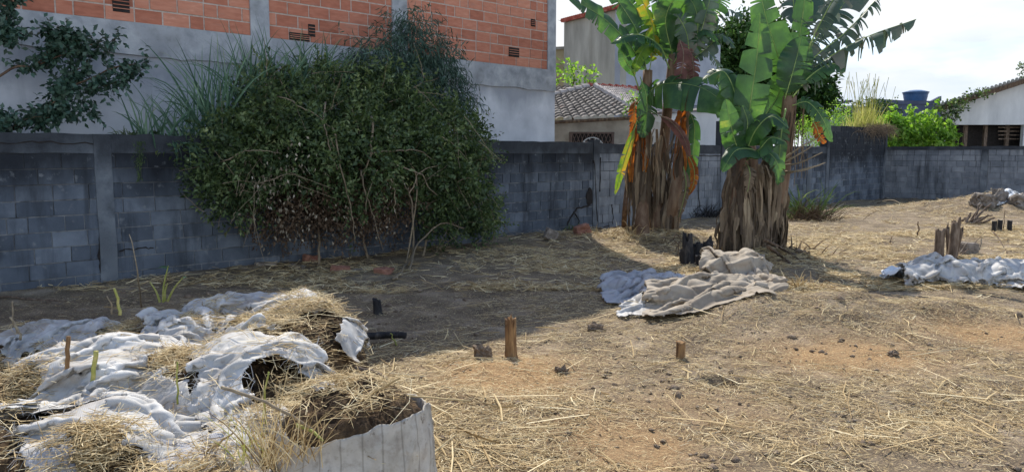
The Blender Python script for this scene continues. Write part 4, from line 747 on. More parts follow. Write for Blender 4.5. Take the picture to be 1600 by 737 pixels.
shrub('leafy_shrub', 'sunlit green shrub mass behind the tall wall just right of the banana plants', 'shrub', [PB(1275, 197, 31, .7), PB(1300, 192, 31, .7), PB(1325, 192, 31, .6), PB(1255, 207, 30, .6), PB(1290, 212, 30, .5), PB(1335, 202, 31, .5)], 'leafbr', 34, .1, .05, P(1295, 240, 31)*[1, 1, 0])
shrub('climbing_vine', 'bright green broad leaved vine between the tall wall and the gabled house', 'vine', [PB(1395, 208, 32, .7), PB(1420, 203, 32, .7), PB(1445, 208, 32, .7), PB(1465, 213, 32, .55), PB(1400, 228, 32, .6), PB(1440, 228, 32, .6), PB(1385, 191, 32.3, .35), PB(1468, 231, 32, .5)], 'leafbr', 34, .2, .15, P(1425, 240, 32)*[1, 1, 0])
shrub('roof_creeper', 'dark creeper climbing the left eave and roof edge of the gabled house', 'creeper', [PB(1475, 178, 32.2, .4), PB(1472, 195, 32.2, .3), PB(1490, 168, 32.2, .3), PB(1474, 212, 32.2, .25), PB(1500, 162, 32, .22), PB(1525, 153, 32, .22), PB(1540, 150, 32, .16)], 'leaf', 36, .14, .1, P(1473, 240, 32.2)*[1, 1, 0])
shrub('roof_moss_vine', 'small weed tuft on the tile edge of the hip roof beside the banana leaves', 'weed', [PB(993, 160, 21.4, .22), PB(980, 160, 21.6, .15)], 'leafbr', 40, .1, .05, P(990, 180, 21.5))
t = thing('overhanging_branch', 'tip of a leafy branch entering at the upper right edge above the gabled roof', 'branch', P(1612, 108, 30)); lb = LB(); crown(lb, [PB(1605, 108, 30, .25), PB(1618, 112, 30, .35)], 50, 5, .14, .05, .1, .3); lb.build('foliage', M['leaf'], t); m = MB(); m.tube([P(1598, 110, 30), P(1640, 104, 30), P(1700, 98, 30)], [.01, .02, .03], 5); m.build('twig', M['bark'], t)
t = thing('yellow_grass_tuft', 'tall yellow green grass tuft with seed heads on top of the tall wall', 'grass', WP(1345, 205, -.2)); m = MB()
for k in range(420):
    px = 1352+random.gauss(0, 17); blade(m, WP(px, 215, -.2-random.random()*.4), (random.uniform(-.35, .35), random.uniform(-.2, .2), 1), random.uniform(.4, 1.5)*(1.15-abs(px-1352)/50), .025, random.uniform(.1, .9), 6)
m.build('blades', M['grassy'], t)
m = MB()
for k in range(40): b = WP(1352+random.gauss(0, 14), 205, -.3); m.tube([b, b+[random.uniform(-.1, .1), 0, 1.], b+[random.uniform(-.3, .3), 0, random.uniform(1.5, 2.1)]], [.005, .005, .009], 4)
m.build('seed_stalks', M['grassy'], t)
t = thing('straw_overhang', 'brown dry straw heap drooping over the top right of the tall wall', 'straw', WP(1370, 210, 0)); m = MB()
for k in range(900):
    px = random.triangular(1335, 1398, 1375); blade(m, WP(px, random.uniform(197, 208), random.uniform(-.3, .2)), (random.uniform(-1, 1), -.6, random.uniform(-.4, .7)), random.uniform(.25, .7), .012, random.uniform(1.5, 4), 6)
m.build('blades', M['bananadead'], t)
# hedge behind left of right gap for low skyline
shrub('far_hedge', 'low green hedge far beyond the tall wall under the blue tank building', 'hedge', [PB(1340+22*k, 176-(k % 2)*3, 50, .8) for k in range(3)], 'leaffar', 20, .2, .1, P(1360, 240, 50)*[1, 1, 0])
# ------------------------------------------------------------------ foreground sacks of compost
def bump_h(x, y, bl):
    s = 0
    for cx, cy, rx, ry, hh in bl:
        q = np.sqrt(((x-cx)/rx)**2+((y-cy)/ry)**2); v = hh*np.sqrt(np.clip(1-np.clip(q, 0, 1)**5, 0, 1)); s = s+v**4
    return s**.25
PILE = [(-1.9, 5.8, .75, .42, .56), (-2.0, 4.2, 1.25, 1.75, .37), (-.73, 3.42, .36, .36, .47), (-1.52, 5.15, .52, .68, .5), (-2.05, 3.2, .6, .5, .44), (-2.45, 4.35, .62, .55, .45), (-1.55, 4.15, .5, .5, .5), (-3.3, 5.4, .95, .5, .34), (-2.35, 5.35, .5, .45, .42), (-1.42, 3.15, .34, .42, .34), (-3.2, 4.2, .4, .55, .42), (-2.9, 3.1, .4, .5, .36)]
def hpile(x, y):
    x = np.asarray(x, float); y = np.asarray(y, float)
    b = bump_h(x, y, PILE); return gh(x, y)+b*(1+.2*fbm(x*2.6, y*2.6, 2, 66))*.97+.05*fbm(x*5, y*5, 3, 60)*(b > .05)
def hall(x, y): return hpile(x, y)
def cloth(corners, nx, ny, slack, hf, steps=115, amp=.06, lift=.12, seed=0, pin=(), stiff=.1, fric=.5):
    r = np.random.RandomState(seed); c = [np.asarray(k, float) for k in corners]
    u = np.linspace(0, 1, nx)[None, :, None]; v = np.linspace(0, 1, ny)[:, None, None]
    X = (c[0]*(1-u)+c[1]*u)*(1-v)+(c[3]*(1-u)+c[2]*u)*v; X = X.copy()
    du = np.linalg.norm(np.diff(X, axis=1), axis=2).mean(); dv = np.linalg.norm(np.diff(X, axis=0), axis=2).mean()
    U_, V_ = np.meshgrid(np.arange(nx)*du, np.arange(ny)*dv); su, sv = (slack if np.ndim(slack) else (slack, slack)); sc = max(1, du/.024)
    X[..., 2] = hf(X[..., 0], X[..., 1])+lift+amp*(fbm(U_*4+seed, V_*4, 3, seed)+.6*fbm(U_*9, V_*9+seed, 2, seed+3))
    lam = (.26+.12*r.rand())*sc; X[..., 2] += .016*sc*np.sin(2*math.pi*V_/lam+3.5*fbm(U_*2.2, V_*2.2, 2, seed+11))*(sv > 1.15)+.02*sc*np.sin(2*math.pi*U_/lam+3*fbm(U_*2, V_*2, 2, seed+12))*(su > 1.2)
    X[..., :2] += .03*np.stack([fbm(U_*5, V_*5, 2, seed+7), fbm(U_*5, V_*5, 2, seed+9)], 2)
    Pv = X.copy()
    def con(a, b, L0, k):
        d = b-a; l_ = np.linalg.norm(d, axis=2, keepdims=True)+1e-9; w = .5*k*(l_-L0)/l_*d; a += w; b -= w
    for it in range(steps):
        vel = (X-Pv)*.965; Pv = X.copy(); X = X+vel; X[..., 2] -= .0016
        for q in range(4):
            for st in (0, 1):
                con(X[:, st:-1:2][:, :X[:, st+1::2].shape[1]], X[:, st+1::2], du*su, 1); con(X[st:-1:2][:X[st+1::2].shape[0]], X[st+1::2], dv*sv, 1)
            dl = math.hypot(du*su, dv*sv)
            for st in (0, 1):
                a = X[st:-1:2]; b = X[st+1::2]; k = min(len(a), len(b)); con(a[:k, :-1], b[:k, 1:], dl, .5*.5); con(a[:k, 1:], b[:k, :-1], dl, .5*.5)
            for st in (0, 1, 2, 3):
                a = X[:, st:-2:4]; b = X[:, st+2::4][:, :a.shape[1]]; con(a[:, :b.shape[1]], b, 2*du*su, stiff*.6)
                a = X[st:-2:4]; b = X[st+2::4][:a.shape[0]]; con(a[:b.shape[0]], b, 2*dv*sv, stiff*.6)
            hz = hf(X[..., 0], X[..., 1])+.022; m_ = X[..., 2] < hz; X[..., 2] = np.where(m_, hz, X[..., 2])
            for k in range(2): X[..., k] = np.where(m_, Pv[..., k]+(X[..., k]-Pv[..., k])*(1-fric), X[..., k])
    return X, np.stack([U_*su, V_*sv], 2)
def sheet(name, lab, cat, corners, res=.024, slack=1.12, hf=hall, mt='sack', seed=1, rag=.06, holes=0, group=None, thick=.002, lift=.12, amp=.06, frays=0, parent=None, steps=115, crease=.013, **k):
    c = [np.asarray(q, float) for q in corners]; w = max(np.linalg.norm(c[1]-c[0]), np.linalg.norm(c[2]-c[3])); hgt = max(np.linalg.norm(c[3]-c[0]), np.linalg.norm(c[2]-c[1]))
    nx = max(8, int(w/res)); ny = max(8, int(hgt/res)); X, UV = cloth(c, nx, ny, slack, hf, seed=seed, lift=lift, amp=amp, steps=steps, **k)
    def up3(A):
        for ax in (0, 1):
            A = np.moveaxis(A, ax, 0); n_ = len(A); t = np.linspace(0, n_-1, (n_-1)*UPF+1); i0 = np.minimum(t.astype(int), n_-2); f_ = (t-i0)[:, None, None]; pm = A[np.maximum(i0-1, 0)]; p0 = A[i0]; p1 = A[i0+1]; pp = A[np.minimum(i0+2, n_-1)]
            A = .5*(2*p0+(p1-pm)*f_+(2*pm-5*p0+4*p1-pp)*f_**2+(3*p0-pm-3*p1+pp)*f_**3); A = np.moveaxis(A, 0, ax)
        return A
    UPF = 3; X = up3(X); UV = up3(UV); ny, nx = X.shape[:2]
    gu = np.gradient(X, axis=1); gv_ = np.gradient(X, axis=0); nr = unit(np.cross(gu, gv_)); nr *= np.sign(nr[..., 2:3]+1e-9); sc_ = max(1, res/.024); a_ = UV[..., 0]; b_ = UV[..., 1]
    a_ = a_+.03*fbm(a_*3/sc_, b_*3/sc_, 2, seed+20); b_ = b_+.03*fbm(a_*3/sc_+7, b_*3/sc_, 2, seed+21); rs = np.random.RandomState(seed+77); cr_ = 0; base_an = rs.randn()*.5
    for q in range(9):
        an_ = math.pi/2+base_an+rs.randn()*.2; lm = sc_*rs.choice([.13, .2, .3, .42]); ph = (a_*math.cos(an_)+b_*math.sin(an_))/lm+rs.rand()*9; tri = np.abs(ph-np.floor(ph)-.5)*2; cr_ = cr_+(1-np.minimum(1, tri*3.0))*lm*.075*np.clip(.35+2.6*fbm(a_*1.6/sc_+q*3, b_*1.6/sc_, 2, q), 0, 1.1)
    X = X+nr*(cr_*crease/.02)[..., None]
    uu, vv = np.meshgrid(np.linspace(0, 1, nx), np.linspace(0, 1, ny)); ed = np.minimum(np.minimum(uu, 1-uu)*w, np.minimum(vv, 1-vv)*hgt)
    keep = ed > rag*(vn(uu*w*9, vv*hgt*9, seed)*.9+vn(uu*w*25, vv*hgt*25, seed+2)*.5-.15)
    if group == SG and holes >= 0:
        for px, py, r_ in SP: c_ = G(px, py, .48); keep &= ((X[..., 0]-c_[0])**2/(r_*1.15)**2+(X[..., 1]-c_[1])**2/(r_*.9)**2) > .62+.5*fbm(X[..., 0]*8, X[..., 1]*8, 3, seed)
    if holes > 0: keep &= ~((vn(uu*w*4, vv*hgt*4, seed+5) > 1-.2*holes))
    i = np.arange(nx*ny).reshape(ny, nx); f = np.stack([i[:-1, :-1], i[:-1, 1:], i[1:, 1:], i[1:, :-1]], 2).reshape(-1, 4)
    kk = keep[:-1, :-1] & keep[:-1, 1:] & keep[1:, 1:] & keep[1:, :-1]; f = f[kk.ravel()]
    used = np.unique(f); rm = -np.ones(nx*ny, int); rm[used] = np.arange(len(used)); v = X.reshape(-1, 3)[used]; f = rm[f]; uv = UV.reshape(-1, 2)[used]
    t = thing(name, lab, cat, (v[:, 0].mean(), v[:, 1].mean(), v[:, 2].min()), group)
    o = mesh('fabric', v, f, M[mt], t, True, None, uv); so = o.modifiers.new('t', 'SOLIDIFY'); so.thickness = thick
    if frays:
        e = {}; 
        for q in f:
            for a, b in ((q[0], q[1]), (q[1], q[2]), (q[2], q[3]), (q[3], q[0])): e[(min(a, b), max(a, b))] = e.get((min(a, b), max(a, b)), 0)+1
        be = [k_ for k_, n_ in e.items() if n_ == 1]; m = MB(); random.shuffle(be); cen = v.mean(0)
        for a, b in be[:frays]:
            p = (v[a]+v[b])/2; d = unit((p-cen)*[1, 1, .3]+np.random.randn(3)*.35); l_ = random.uniform(.02, .09)
            for z in range(2): d2 = unit(d+np.random.randn(3)*.4); m.tube([p, p+d2*l_*.5+[0, 0, .003], p+d2*l_+[0, 0, -.012]], [.0014, .0012, .0008], 3)
        m.build('frayed_threads', M['sack'], t)
    return t
def Q(*pts, z=.5): return [G(a, b, z) for a, b in pts]
def heap(name, lab, cx, cy, rx, ry, hh, mt='compost', n=70, cr=.05, base=0, seed=0, cat='compost', tag_=True, parent=None):
    th = np.linspace(0, 2*math.pi, n*2, endpoint=False); rr = np.linspace(0, 1, n)**.8; T_, R_ = np.meshgrid(th, rr)
    edge = 1+.14*fbm(np.cos(T_)*2+seed, np.sin(T_)*2, 3, seed); x = cx+rx*R_*np.cos(T_)*edge; y = cy+ry*R_*np.sin(T_)*edge
    z = gh(x, y)*0+base+hh*np.sqrt(np.clip(1-R_**4, 0, 1))+cr*(fbm(x*7, y*7, 3, seed)+.7*fbm(x*22, y*22, 3, seed+2)+.45*fbm(x*60, y*60, 2, seed+5))*np.clip(1.2-R_**6, 0, 1)
    v = np.stack([x, y, z], 2).reshape(-1, 3); k = n*2; i = np.arange(n-1)[:, None]*k+np.arange(k)[None, :]; j = np.arange(n-1)[:, None]*k+(np.arange(k)+1)[None, :] % k
    f = np.stack([i, j, j+k, i+k], 2).reshape(-1, 4); o = mesh(name, v, f, M[mt], parent, True)
    if tag_: tag(o, lab, cat)
    return o
# open sack front right
def open_sack(lab, cx, cy, rx, ry, hh, mt, seed, rim=.03, a0=0, a1=2*math.pi, dome=.05, soilh=.06):
    t = thing('open_sack', lab, 'sack', (cx, cy, 0), 'open sacks of compost'); n = 150; k = 40; V = []; UVs = []
    for i in range(k):
        f_ = i/(k-1)
        for j in range(n):
            an = 2*math.pi*j/n; bul = 1+.05*math.sin(f_*math.pi)-.06*f_+.06*float(fbm(math.cos(an)*4, math.sin(an)*4+f_*1.3, 3, seed))+.03*float(fbm(math.cos(an)*1.5+f_*5, math.sin(an)*2, 3, seed+4))
            ri = hh*(1+.16*float(fbm(math.cos(an)*1.6, math.sin(an)*1.6, 2, seed+9))+.02*float(fbm(math.cos(an)*7, math.sin(an)*7, 2, seed))+.06*math.cos(an)-.10*max(0, math.sin(an))-.05*max(0, -math.cos(an))); bul += .045*float(fbm(math.cos(an)*2.5+3, math.sin(an)*2.5+f_*2.5, 2, 17))+.035*(1-min(1, abs(((an*3.3+f_*.8) % 1)-.5)*5))*(.4+.6*f_)+.03*(1-min(1, abs(((an*1.9-f_*1.7) % 1)-.5)*6))*(1-f_*.5); bul += .015*float(fbm(an*6+f_*2, f_*4-an, 3, seed+6)); V.append((cx+rx*bul*math.cos(an), cy+ry*bul*math.sin(an), -.03+(ri+.03)*f_)); UVs.append((an*rx, f_*hh))
    for i, (sc, dz) in enumerate([(.99, -.004), (.97, -.03), (.95, -.09)]):   # rim folds inwards
        for j in range(n): b = V[(k-1)*n+j]; V.append((cx+(b[0]-cx)*sc, cy+(b[1]-cy)*sc, b[2]+dz)); UVs.append((2*math.pi*j/n*rx, hh+.03*i))
    m = [(i*n+j, i*n+(j+1) % n, (i+1)*n+(j+1) % n, (i+1)*n+j) for i in range(k+2) for j in range(n)]
    mesh('fabric', np.array(V), m, M[mt], t, True, None, np.array(UVs))
    heap('compost_fill', None, cx-.01, cy+.01, rx*.89, ry*.9, soilh, 'compost', 110, .045, hh-.06, seed, parent=t, tag_=False)
    return t
open_sack('open pale woven sack brimming with dark compost at the front right corner of the pile', -.73, 3.42, .36, .36, .47, 'sackfront', 3, dome=.05, soilh=.12)
heap('compost_heap', 'large brown compost mound at the back right corner beside the hanging silvery strip', -1.5, 5.15, .5, .64, .5, seed=8, cr=.08)
for i, (cx, cy, rx, ry, hh, lab) in enumerate([(-2.0, 4.2, 1.22, 1.7, .33, 'broad bed of dark compost and litter carrying the whole pile of torn sacks'), (-2.05, 3.2, .62, .52, .42, 'dark compost heap at the lower left corner of the sack pile'), (-2.45, 4.35, .64, .58, .43, 'compost heap under the left folded white sheets of the pile'), (-1.55, 4.15, .52, .52, .47, 'compost heap under the torn bright sheet in the centre of the pile'),
        (-3.3, 5.4, .95, .5, .33, 'low compost heap under the flat sack at the back left of the pile'), (-2.35, 5.35, .52, .46, .41, 'compost heap behind the left sheets of the pile next to the back right sack'), (-1.42, 3.15, .34, .42, .32, 'straw covered compost heap just left of the open front sack'), (-3.2, 4.2, .42, .56, .4, 'compost heap at the left picture edge'), (-2.9, 3.1, .42, .5, .34, 'compost heap just outside the lower left corner')]):
    heap('compost_heap', lab, cx, cy, rx, ry, hh, seed=i+10)
SP = [(275, 565, .17), (180, 500, .17), (320, 500, .18), (440, 595, .2), (20, 590, .14), (150, 690, .12), (330, 715, .2), (470, 500, .3), (235, 725, .15), (560, 610, .12), (50, 520, .15), (400, 520, .2)]
SG = 'torn white sacks draped over the compost pile'
sheet('torn_sack', 'bright white sack flap draped over the far edge of the back right sack', 'sack', Q((275, 448), (420, 425), (540, 470), (300, 478), z=.62), seed=2, slack=(1.08, 1.2), frays=60, group=SG, lift=.07, holes=-1)
sheet('torn_sack', 'silvery strip hanging down the right side of the back right sack', 'sack', [np.array((-1.22, 5.75, .58)), np.array((-1.0, 5.55, .45)), np.array((-.98, 4.85, .42)), np.array((-1.16, 4.7, .56))], seed=3, slack=1.04, group=SG, res=.022, lift=.03, crease=.006, holes=-1, amp=.02)
sheet('torn_sack', 'long white sack lying flat at the back left of the pile', 'sack', Q((-20, 528), (150, 478), (235, 500), (20, 552), z=.4), seed=4, slack=(1.1, 1.25), frays=30, group=SG)
sheet('torn_sack', 'white sheet with deep ridged folds across the left middle of the pile', 'sack', Q((15, 560), (255, 520), (275, 600), (0, 642), z=.48), seed=5, slack=(1.12, 1.28), frays=60, group=SG, amp=.1)
sheet('torn_sack', 'narrow folded white sheet running behind the left straw patch of the pile', 'sack', Q((120, 515), (350, 518), (390, 545), (150, 545), z=.5), seed=6, slack=(1.1, 1.35), frays=40, group=SG, amp=.1)
sheet('torn_sack', 'large bright white frayed sheet over the centre of the pile', 'sack', Q((275, 545), (500, 525), (535, 575), (300, 625), z=.55), seed=7, slack=(1.15, 1.3), frays=140, group=SG, amp=.1, rag=.1)
sheet('torn_sack', 'white frayed flap hanging down the front centre of the pile towards the viewer', 'sack', Q((290, 600), (400, 590), (470, 690), (330, 735), z=.5), seed=8, slack=(1.15, 1.2), frays=140, group=SG, amp=.09, rag=.12)
sheet('torn_sack', 'crumpled white sheet across the lower left front of the pile', 'sack', Q((-10, 668), (250, 632), (300, 680), (40, 700), z=.47), seed=9, slack=(1.12, 1.4), frays=90, group=SG, amp=.1)
sheet('torn_sack', 'greyish looped sack strap folded over at the lower left corner', 'sack', Q((55, 690), (105, 680), (140, 760), (40, 765), z=.5), seed=10, slack=(1.5, 1.1), frays=30, group=SG, mt='sackblue', amp=.12)
sheet('torn_sack', 'grey blue crumpled sack piece at the bottom between the strap and the hanging flap', 'sack', Q((230, 690), (345, 665), (400, 760), (240, 775), z=.42), seed=11, slack=(1.25, 1.2), frays=90, group=SG, mt='sackblue', amp=.12)
sheet('torn_sack', 'small crumpled white sack tip poking up behind the middle of the pile', 'sack', Q((220, 478), (280, 462), (300, 505), (235, 512), z=.5), seed=12, slack=1.45, group=SG, amp=.14, lift=.15)
sheet('torn_sack', 'crumpled white scraps between the flap and the left straw patch', 'sack', Q((235, 500), (370, 488), (380, 520), (230, 522), z=.5), seed=13, slack=1.4, group=SG, amp=.12, holes=1.2, frays=40)
sheet('torn_sack', 'white sheet edge running along the far left side of the pile', 'sack', Q((-40, 600), (50, 590), (60, 640), (-40, 660), z=.45), seed=14, slack=1.25, group=SG, amp=.1)
sheet('torn_sack', 'long thin white sheet between the centre sheet and the open front sack', 'sack', Q((360, 615), (545, 560), (560, 575), (390, 640), z=.52), seed=15, slack=1.2, group=SG, amp=.08, frays=30)
sheet('torn_sack', 'ropy twisted white strip lying across the left straw patch of the pile', 'sack', Q((60, 600), (260, 588), (268, 612), (70, 628), z=.52), seed=31, slack=(1.15, 1.5), group=SG, amp=.08, frays=30)
sheet('torn_sack', 'pale sheet spreading at the very bottom left of the pile', 'sack', Q((120, 712), (260, 700), (290, 760), (110, 770), z=.46), seed=32, slack=(1.2, 1.35), group=SG, amp=.1, frays=60)
sheet('torn_sack', 'wide rumpled white sheet between the left middle sheet and the frayed centre flap', 'sack', Q((150, 600), (310, 585), (330, 650), (160, 655), z=.5), seed=33, slack=(1.2, 1.4), group=SG, amp=.1, frays=60)
sheet('torn_sack', 'narrow white fold lying on the straw of the large back right mound', 'sack', Q((290, 500), (420, 505), (430, 522), (300, 530), z=.55), seed=34, slack=(1.15, 1.5), group=SG, amp=.08, frays=30)
# ------------------------------------------------------------------ middle bags
gc = lambda px, py: G(px, py)[:2]
MID = [(*gc(995, 452), .5, .45, .14), (*gc(1135, 428), .6, .45, .27), (*gc(1055, 482), .45, .35, .16), (*gc(1110, 478), .5, .45, .24), (*gc(1205, 458), .4, .4, .17), (*gc(1120, 410), .25, .25, .36)]
hmid = lambda x, y: gh(x, y)+.8*bump_h(x, y, MID)*(1+.5*fbm(x*4, y*4, 3, 80))
def Q2(*p, z=.15): return [G(a, b, z) for a, b in p]
sheet('empty_sack', 'bluish grey sack lying in the shade at the left of the middle bags', 'sack', Q2((945, 425), (1075, 415), (1080, 445), (945, 460)), hf=hmid, mt='sackblue', seed=21, slack=(1.15, 1.3), lift=.08, amp=.12, res=.03, crease=.02, rag=.03)
sheet('empty_sack', 'large dusty beige sack spread in the sun in front of the middle bags', 'sack', Q2((1030, 428), (1180, 434), (1205, 478), (1000, 484), z=.15), hf=hmid, mt='sackdirty', seed=22, slack=(1.15, 1.3), lift=.1, amp=.14, res=.03, crease=.02, rag=.03)
sheet('empty_sack', 'dusty beige sack with a raised peak at the back right of the middle bags', 'sack', Q2((1095, 392), (1215, 405), (1235, 448), (1110, 432), z=.25), hf=hmid, mt='sackdirty', seed=23, slack=(1.2, 1.3), lift=.1, amp=.16, res=.03, crease=.02, rag=.03)
sheet('empty_sack', 'small torn white scrap beside the beige sack in the middle of the lot', 'sack', Q2((965, 476), (1010, 470), (1015, 492), (968, 490), z=.06), hf=hmid, mt='sack', seed=24, slack=1.3, lift=.04, amp=.08, res=.025, rag=.08, frays=30)
RB = [(*gc(1500, 444), 1.0, .38, .2), (*gc(1590, 444), 1.0, .4, .17), (*gc(1440, 440), .4, .28, .13)]
hrb = lambda x, y: gh(x, y)+bump_h(x, y, RB)*(1+.5*fbm(x*3, y*3, 3, 90))
sheet('long_tarp', 'long white plastic sack bundle lying at the right edge below the twin stumps', 'tarp', Q2((1415, 414), (1680, 408), (1690, 448), (1410, 434), z=.12), hf=hrb, mt='sack', seed=25, slack=(1.1, 1.35), lift=.1, amp=.14, res=.034, rag=.03, crease=.02)
sheet('clear_plastic', 'small wisp of thin clear plastic at the left end of the long white bundle', 'plastic', Q2((1384, 418), (1412, 416), (1412, 436), (1386, 436), z=.08), hf=hrb, mt='plastic', seed=26, slack=1.4, lift=.06, amp=.1, res=.03, rag=.05)
sheet('white_sheet', 'bright white plastic sheet on the rubble mound at the far right', 'sheet', [GG(1552, 321), GG(1568, 306), GG(1612, 306), GG(1596, 322)], hf=gh, mt='plastic', seed=27, slack=1.06, lift=.12, amp=.1, res=.08, rag=.05)
# ------------------------------------------------------------------ stumps, posts, bricks, rubble
def stump(name, lab, cat, px, py, hpx, wpx, mt, seed=0, splint=.25, lean=0, root=True, flare=.3, cut=0):
    b = GG(px, py); b[2] -= .02; D = b[1]; hh = hpx/F*D; r = wpx/F*D/2; n = 18; k = 16; m = MB(); V = []
    for i in range(k):
        f_ = i/(k-1)
        for j in range(n):
            an = 2*math.pi*j/n; rr = r*(1+flare*math.exp(-f_*6)+.2*float(fbm(math.cos(an)*2+seed, math.sin(an)*2+f_*.7, 3, seed))); top = hh*(1+splint*float(fbm(math.cos(an)*2.2, math.sin(an)*2.2, 3, seed+5))*1.2-cut*math.cos(an)); V.append(b+np.array((rr*math.cos(an)+lean*f_*hh, rr*math.sin(an), top*f_)))
    for sc, dz in ((.6, -.03), (.2, -.05)):
        for j in range(n): q = V[(k-1)*n+j]; cc = b+np.array((lean*hh, 0, 0)); V.append(np.array((cc[0]+(q[0]-cc[0])*sc, cc[1]+(q[1]-cc[1])*sc, q[2]+dz*hh+random.uniform(-.05, .05)*hh*splint)))
    m.add(V, [(i*n+j, i*n+(j+1) % n, (i+1)*n+(j+1) % n, (i+1)*n+j) for i in range(k+1) for j in range(n)]+[tuple((k+1)*n+j for j in range(n))], .5)
    o = m.build(name, M[mt], None, True)
    if lab: tag(o, lab, cat)
    return o
stump('split_stump', 'splintered orange brown stump standing in the sunny middle of the lot', 'stump', 799, 559, 66, 19, 'wood', 1, .35, -.02)
stump('small_stump', 'short pale brown stump casting a small shadow in the sunny ground', 'stump', 1063, 561, 31, 14, 'wood', 2, .15)
stump('charred_stump', 'short black stump in the shade behind the sack pile', 'stump', 591, 490, 25, 14, 'char', 3, .2, -.1, cut=.1)
t = thing('charred_stump_cluster', 'blackened jagged stump with several prongs behind the middle bags', 'stump', G(1090, 415))
for px, py, hp, wp, ln in [(1075, 415, 46, 17, -.05), (1090, 413, 34, 16, 0), (1104, 413, 38, 16, .05), (1083, 411, 26, 22, 0), (1098, 418, 20, 24, 0), (1070, 414, 24, 14, -.1)]:
    o = stump('prong', None, None, px, py, hp, wp, 'char', px % 9, .35, ln); wl = o.location.copy(); o.parent = t; o.location = wl-t.location
t = thing('vine_stem', 'thin curled dark stem rising beside the blackened stump cluster', 'stem', G(1058, 400)); m = MB(); q0 = G(1056, 404); sc = q0[1]/F
m.tube(wob([q0, q0+np.array((4, 0, 12))*sc, q0+np.array((2, 0, 22))*sc, q0+np.array((-6, 0, 30))*sc, q0+np.array((-2, 0, 38))*sc, q0+np.array((6, 0, 34))*sc], 16, .004), .008, 5); m.build('stem', M['bark'], t)
stump('burnt_post', 'dark round topped stump left of the forked one near the right edge', 'stump', 1466, 406, 50, 14, 'greywood', 4, .1, 0)
t = thing('forked_stump', 'forked dark stump with a side prong next to the round topped stump', 'stump', G(1487, 405))
for nm, px, py, hp, wp, ln in [('trunk', 1487, 406, 60, 13, .06), ('prong', 1483, 402, 48, 6, -.12), ('prong', 1491, 403, 44, 7, .18)]:
    o = stump(nm, None, None, px, py, hp, wp, 'greywood', px % 7, .3, ln); wl = o.location.copy(); o.parent = t; o.location = wl-t.location
for px, hp, lab in [(1553, 18, 'leftmost of the three short dark posts near the far right'), (1562, 20, 'middle of the three short dark posts near the far right'), (1577, 19, 'rightmost of the three short dark posts, standing apart')]: stump('short_post', lab, 'post', px, 362, hp, 7, 'char', px % 5, .1, 0, flare=.05)['group'] = 'short dark posts'
def stick(lab, pts, r=.012, mt='bark', name='stick', cat='stick', amp=.006, r1=None, grp=None):
    m = MB(); q = wob(pts, 12, amp); m.tube(q, np.linspace(r, r1 if r1 is not None else r*.5, 12), 6); o = m.build(name, M[mt], None, True); tag(o, lab, cat, grp); return o
def up(px, py, dx, hp, bend=0):   # a stick rising from the ground point seen at (px,py)
    b = GG(px, py); b[2] -= .02; s_ = b[1]/F; return [b, b+np.array(((dx*.5+bend)*s_, 0, hp*.5*s_)), b+np.array((dx*s_, 0, hp*s_))]
stick('thin wiggly upright stick left of the burnt stumps near the right', up(1431, 370, 2, 26, 3), .018)
stick('tiny upright stick stub in the straw right of the banana trunks', up(1391, 380, 2, 13), .012)
stick('thin upright stick among the three short posts', up(1568, 360, 0, 34), .010)
stick('long bent stick leaning from the straw near the block at the right', [G(1495, 404), G(1515, 385, .1), G(1540, 362, .05)], .012)
stick('long thin stick slanting down right of the grey block', [G(1551, 362, .12), G(1562, 375, .08), G(1574, 395)], .012)
stick('thin straight branch leaning at the back wall corner', [G(1464, 297, .2), G(1475, 305, .15), G(1486, 312)], .015, 'twig')
stick('long bowed branch lying by the corner of the tall wall', [G(1370, 318, .05), G(1395, 313, .25), G(1425, 328, .02)], .018, 'twig')
t = thing('brush_pile', 'small pile of broken dark branches in front of the right rubble mound', 'branches', G(1518, 345)); 
for k in range(14):
    b = G(1502+random.random()*26, 346+random.random()*5); m = MB(); d = np.array((random.uniform(.1, .8), random.uniform(-.2, .2), random.uniform(.15, .6))); m.tube(wob([b, b+d*.4, b+d*.8], 6, .01), [.035, .03, .03, .025, .02, .015], 6); m.build('branch', M['greywood'], t)
def chunk(name, lab, cat, px, py, w, d, hh, mt, rot=0, tilt=0, rough=.03, sub=4, grp=None, zoff=0):
    b = GG(px, py); z = float(b[2]); n = 7; m = MB(); V = {}; F_ = []; L_ = []
    def vid(p):
        k = tuple(np.round(p, 5))
        if k not in V: V[k] = len(V); L_.append(p)
        return V[k]
    g = np.linspace(-1, 1, n)
    for ax in range(3):
        for s_ in (-1, 1):
            for i in range(n-1):
                for j in range(n-1):
                    q = []
                    for a, c_ in ((i, j), (i+1, j), (i+1, j+1), (i, j+1)):
                        p = np.zeros(3); p[ax] = s_; p[(ax+1) % 3] = g[a]; p[(ax+2) % 3] = g[c_]; q.append(vid(p))
                    F_.append(tuple(q if s_ > 0 else q[::-1]))
    pts = np.array(L_); sc = np.array((w, d, hh))/2; nrm = unit(pts**3); off = rough*(fbm(pts[:, 0]*1.7+px, pts[:, 1]*1.7+pts[:, 2]*1.3, 3, 1)); pts = pts*(1-.06*((np.abs(pts) > .99).sum(1) > 1)[:, None])*sc+nrm*off[:, None]*2
    Rm = np.array(Matrix.Rotation(R(rot), 3, 'Z') @ Matrix.Rotation(R(tilt), 3, 'Y')); pts = pts@Rm.T+np.array((b[0], b[1], z+hh*.42+zoff)); o = mesh(name, pts, F_, M[mt], None, False); tag(o, lab, cat, grp); return o
chunk('brick_chunk', 'small reddish brown clod beside the splintered stump', 'clod', 754, 561, .125, .09, .11, 'clod', 20, 0, .025)
chunk('concrete_block', 'grey concrete block standing upright behind the long white bundle', 'block', 1514, 396, .27, .16, .2, 'stone', 12, 5, .01)
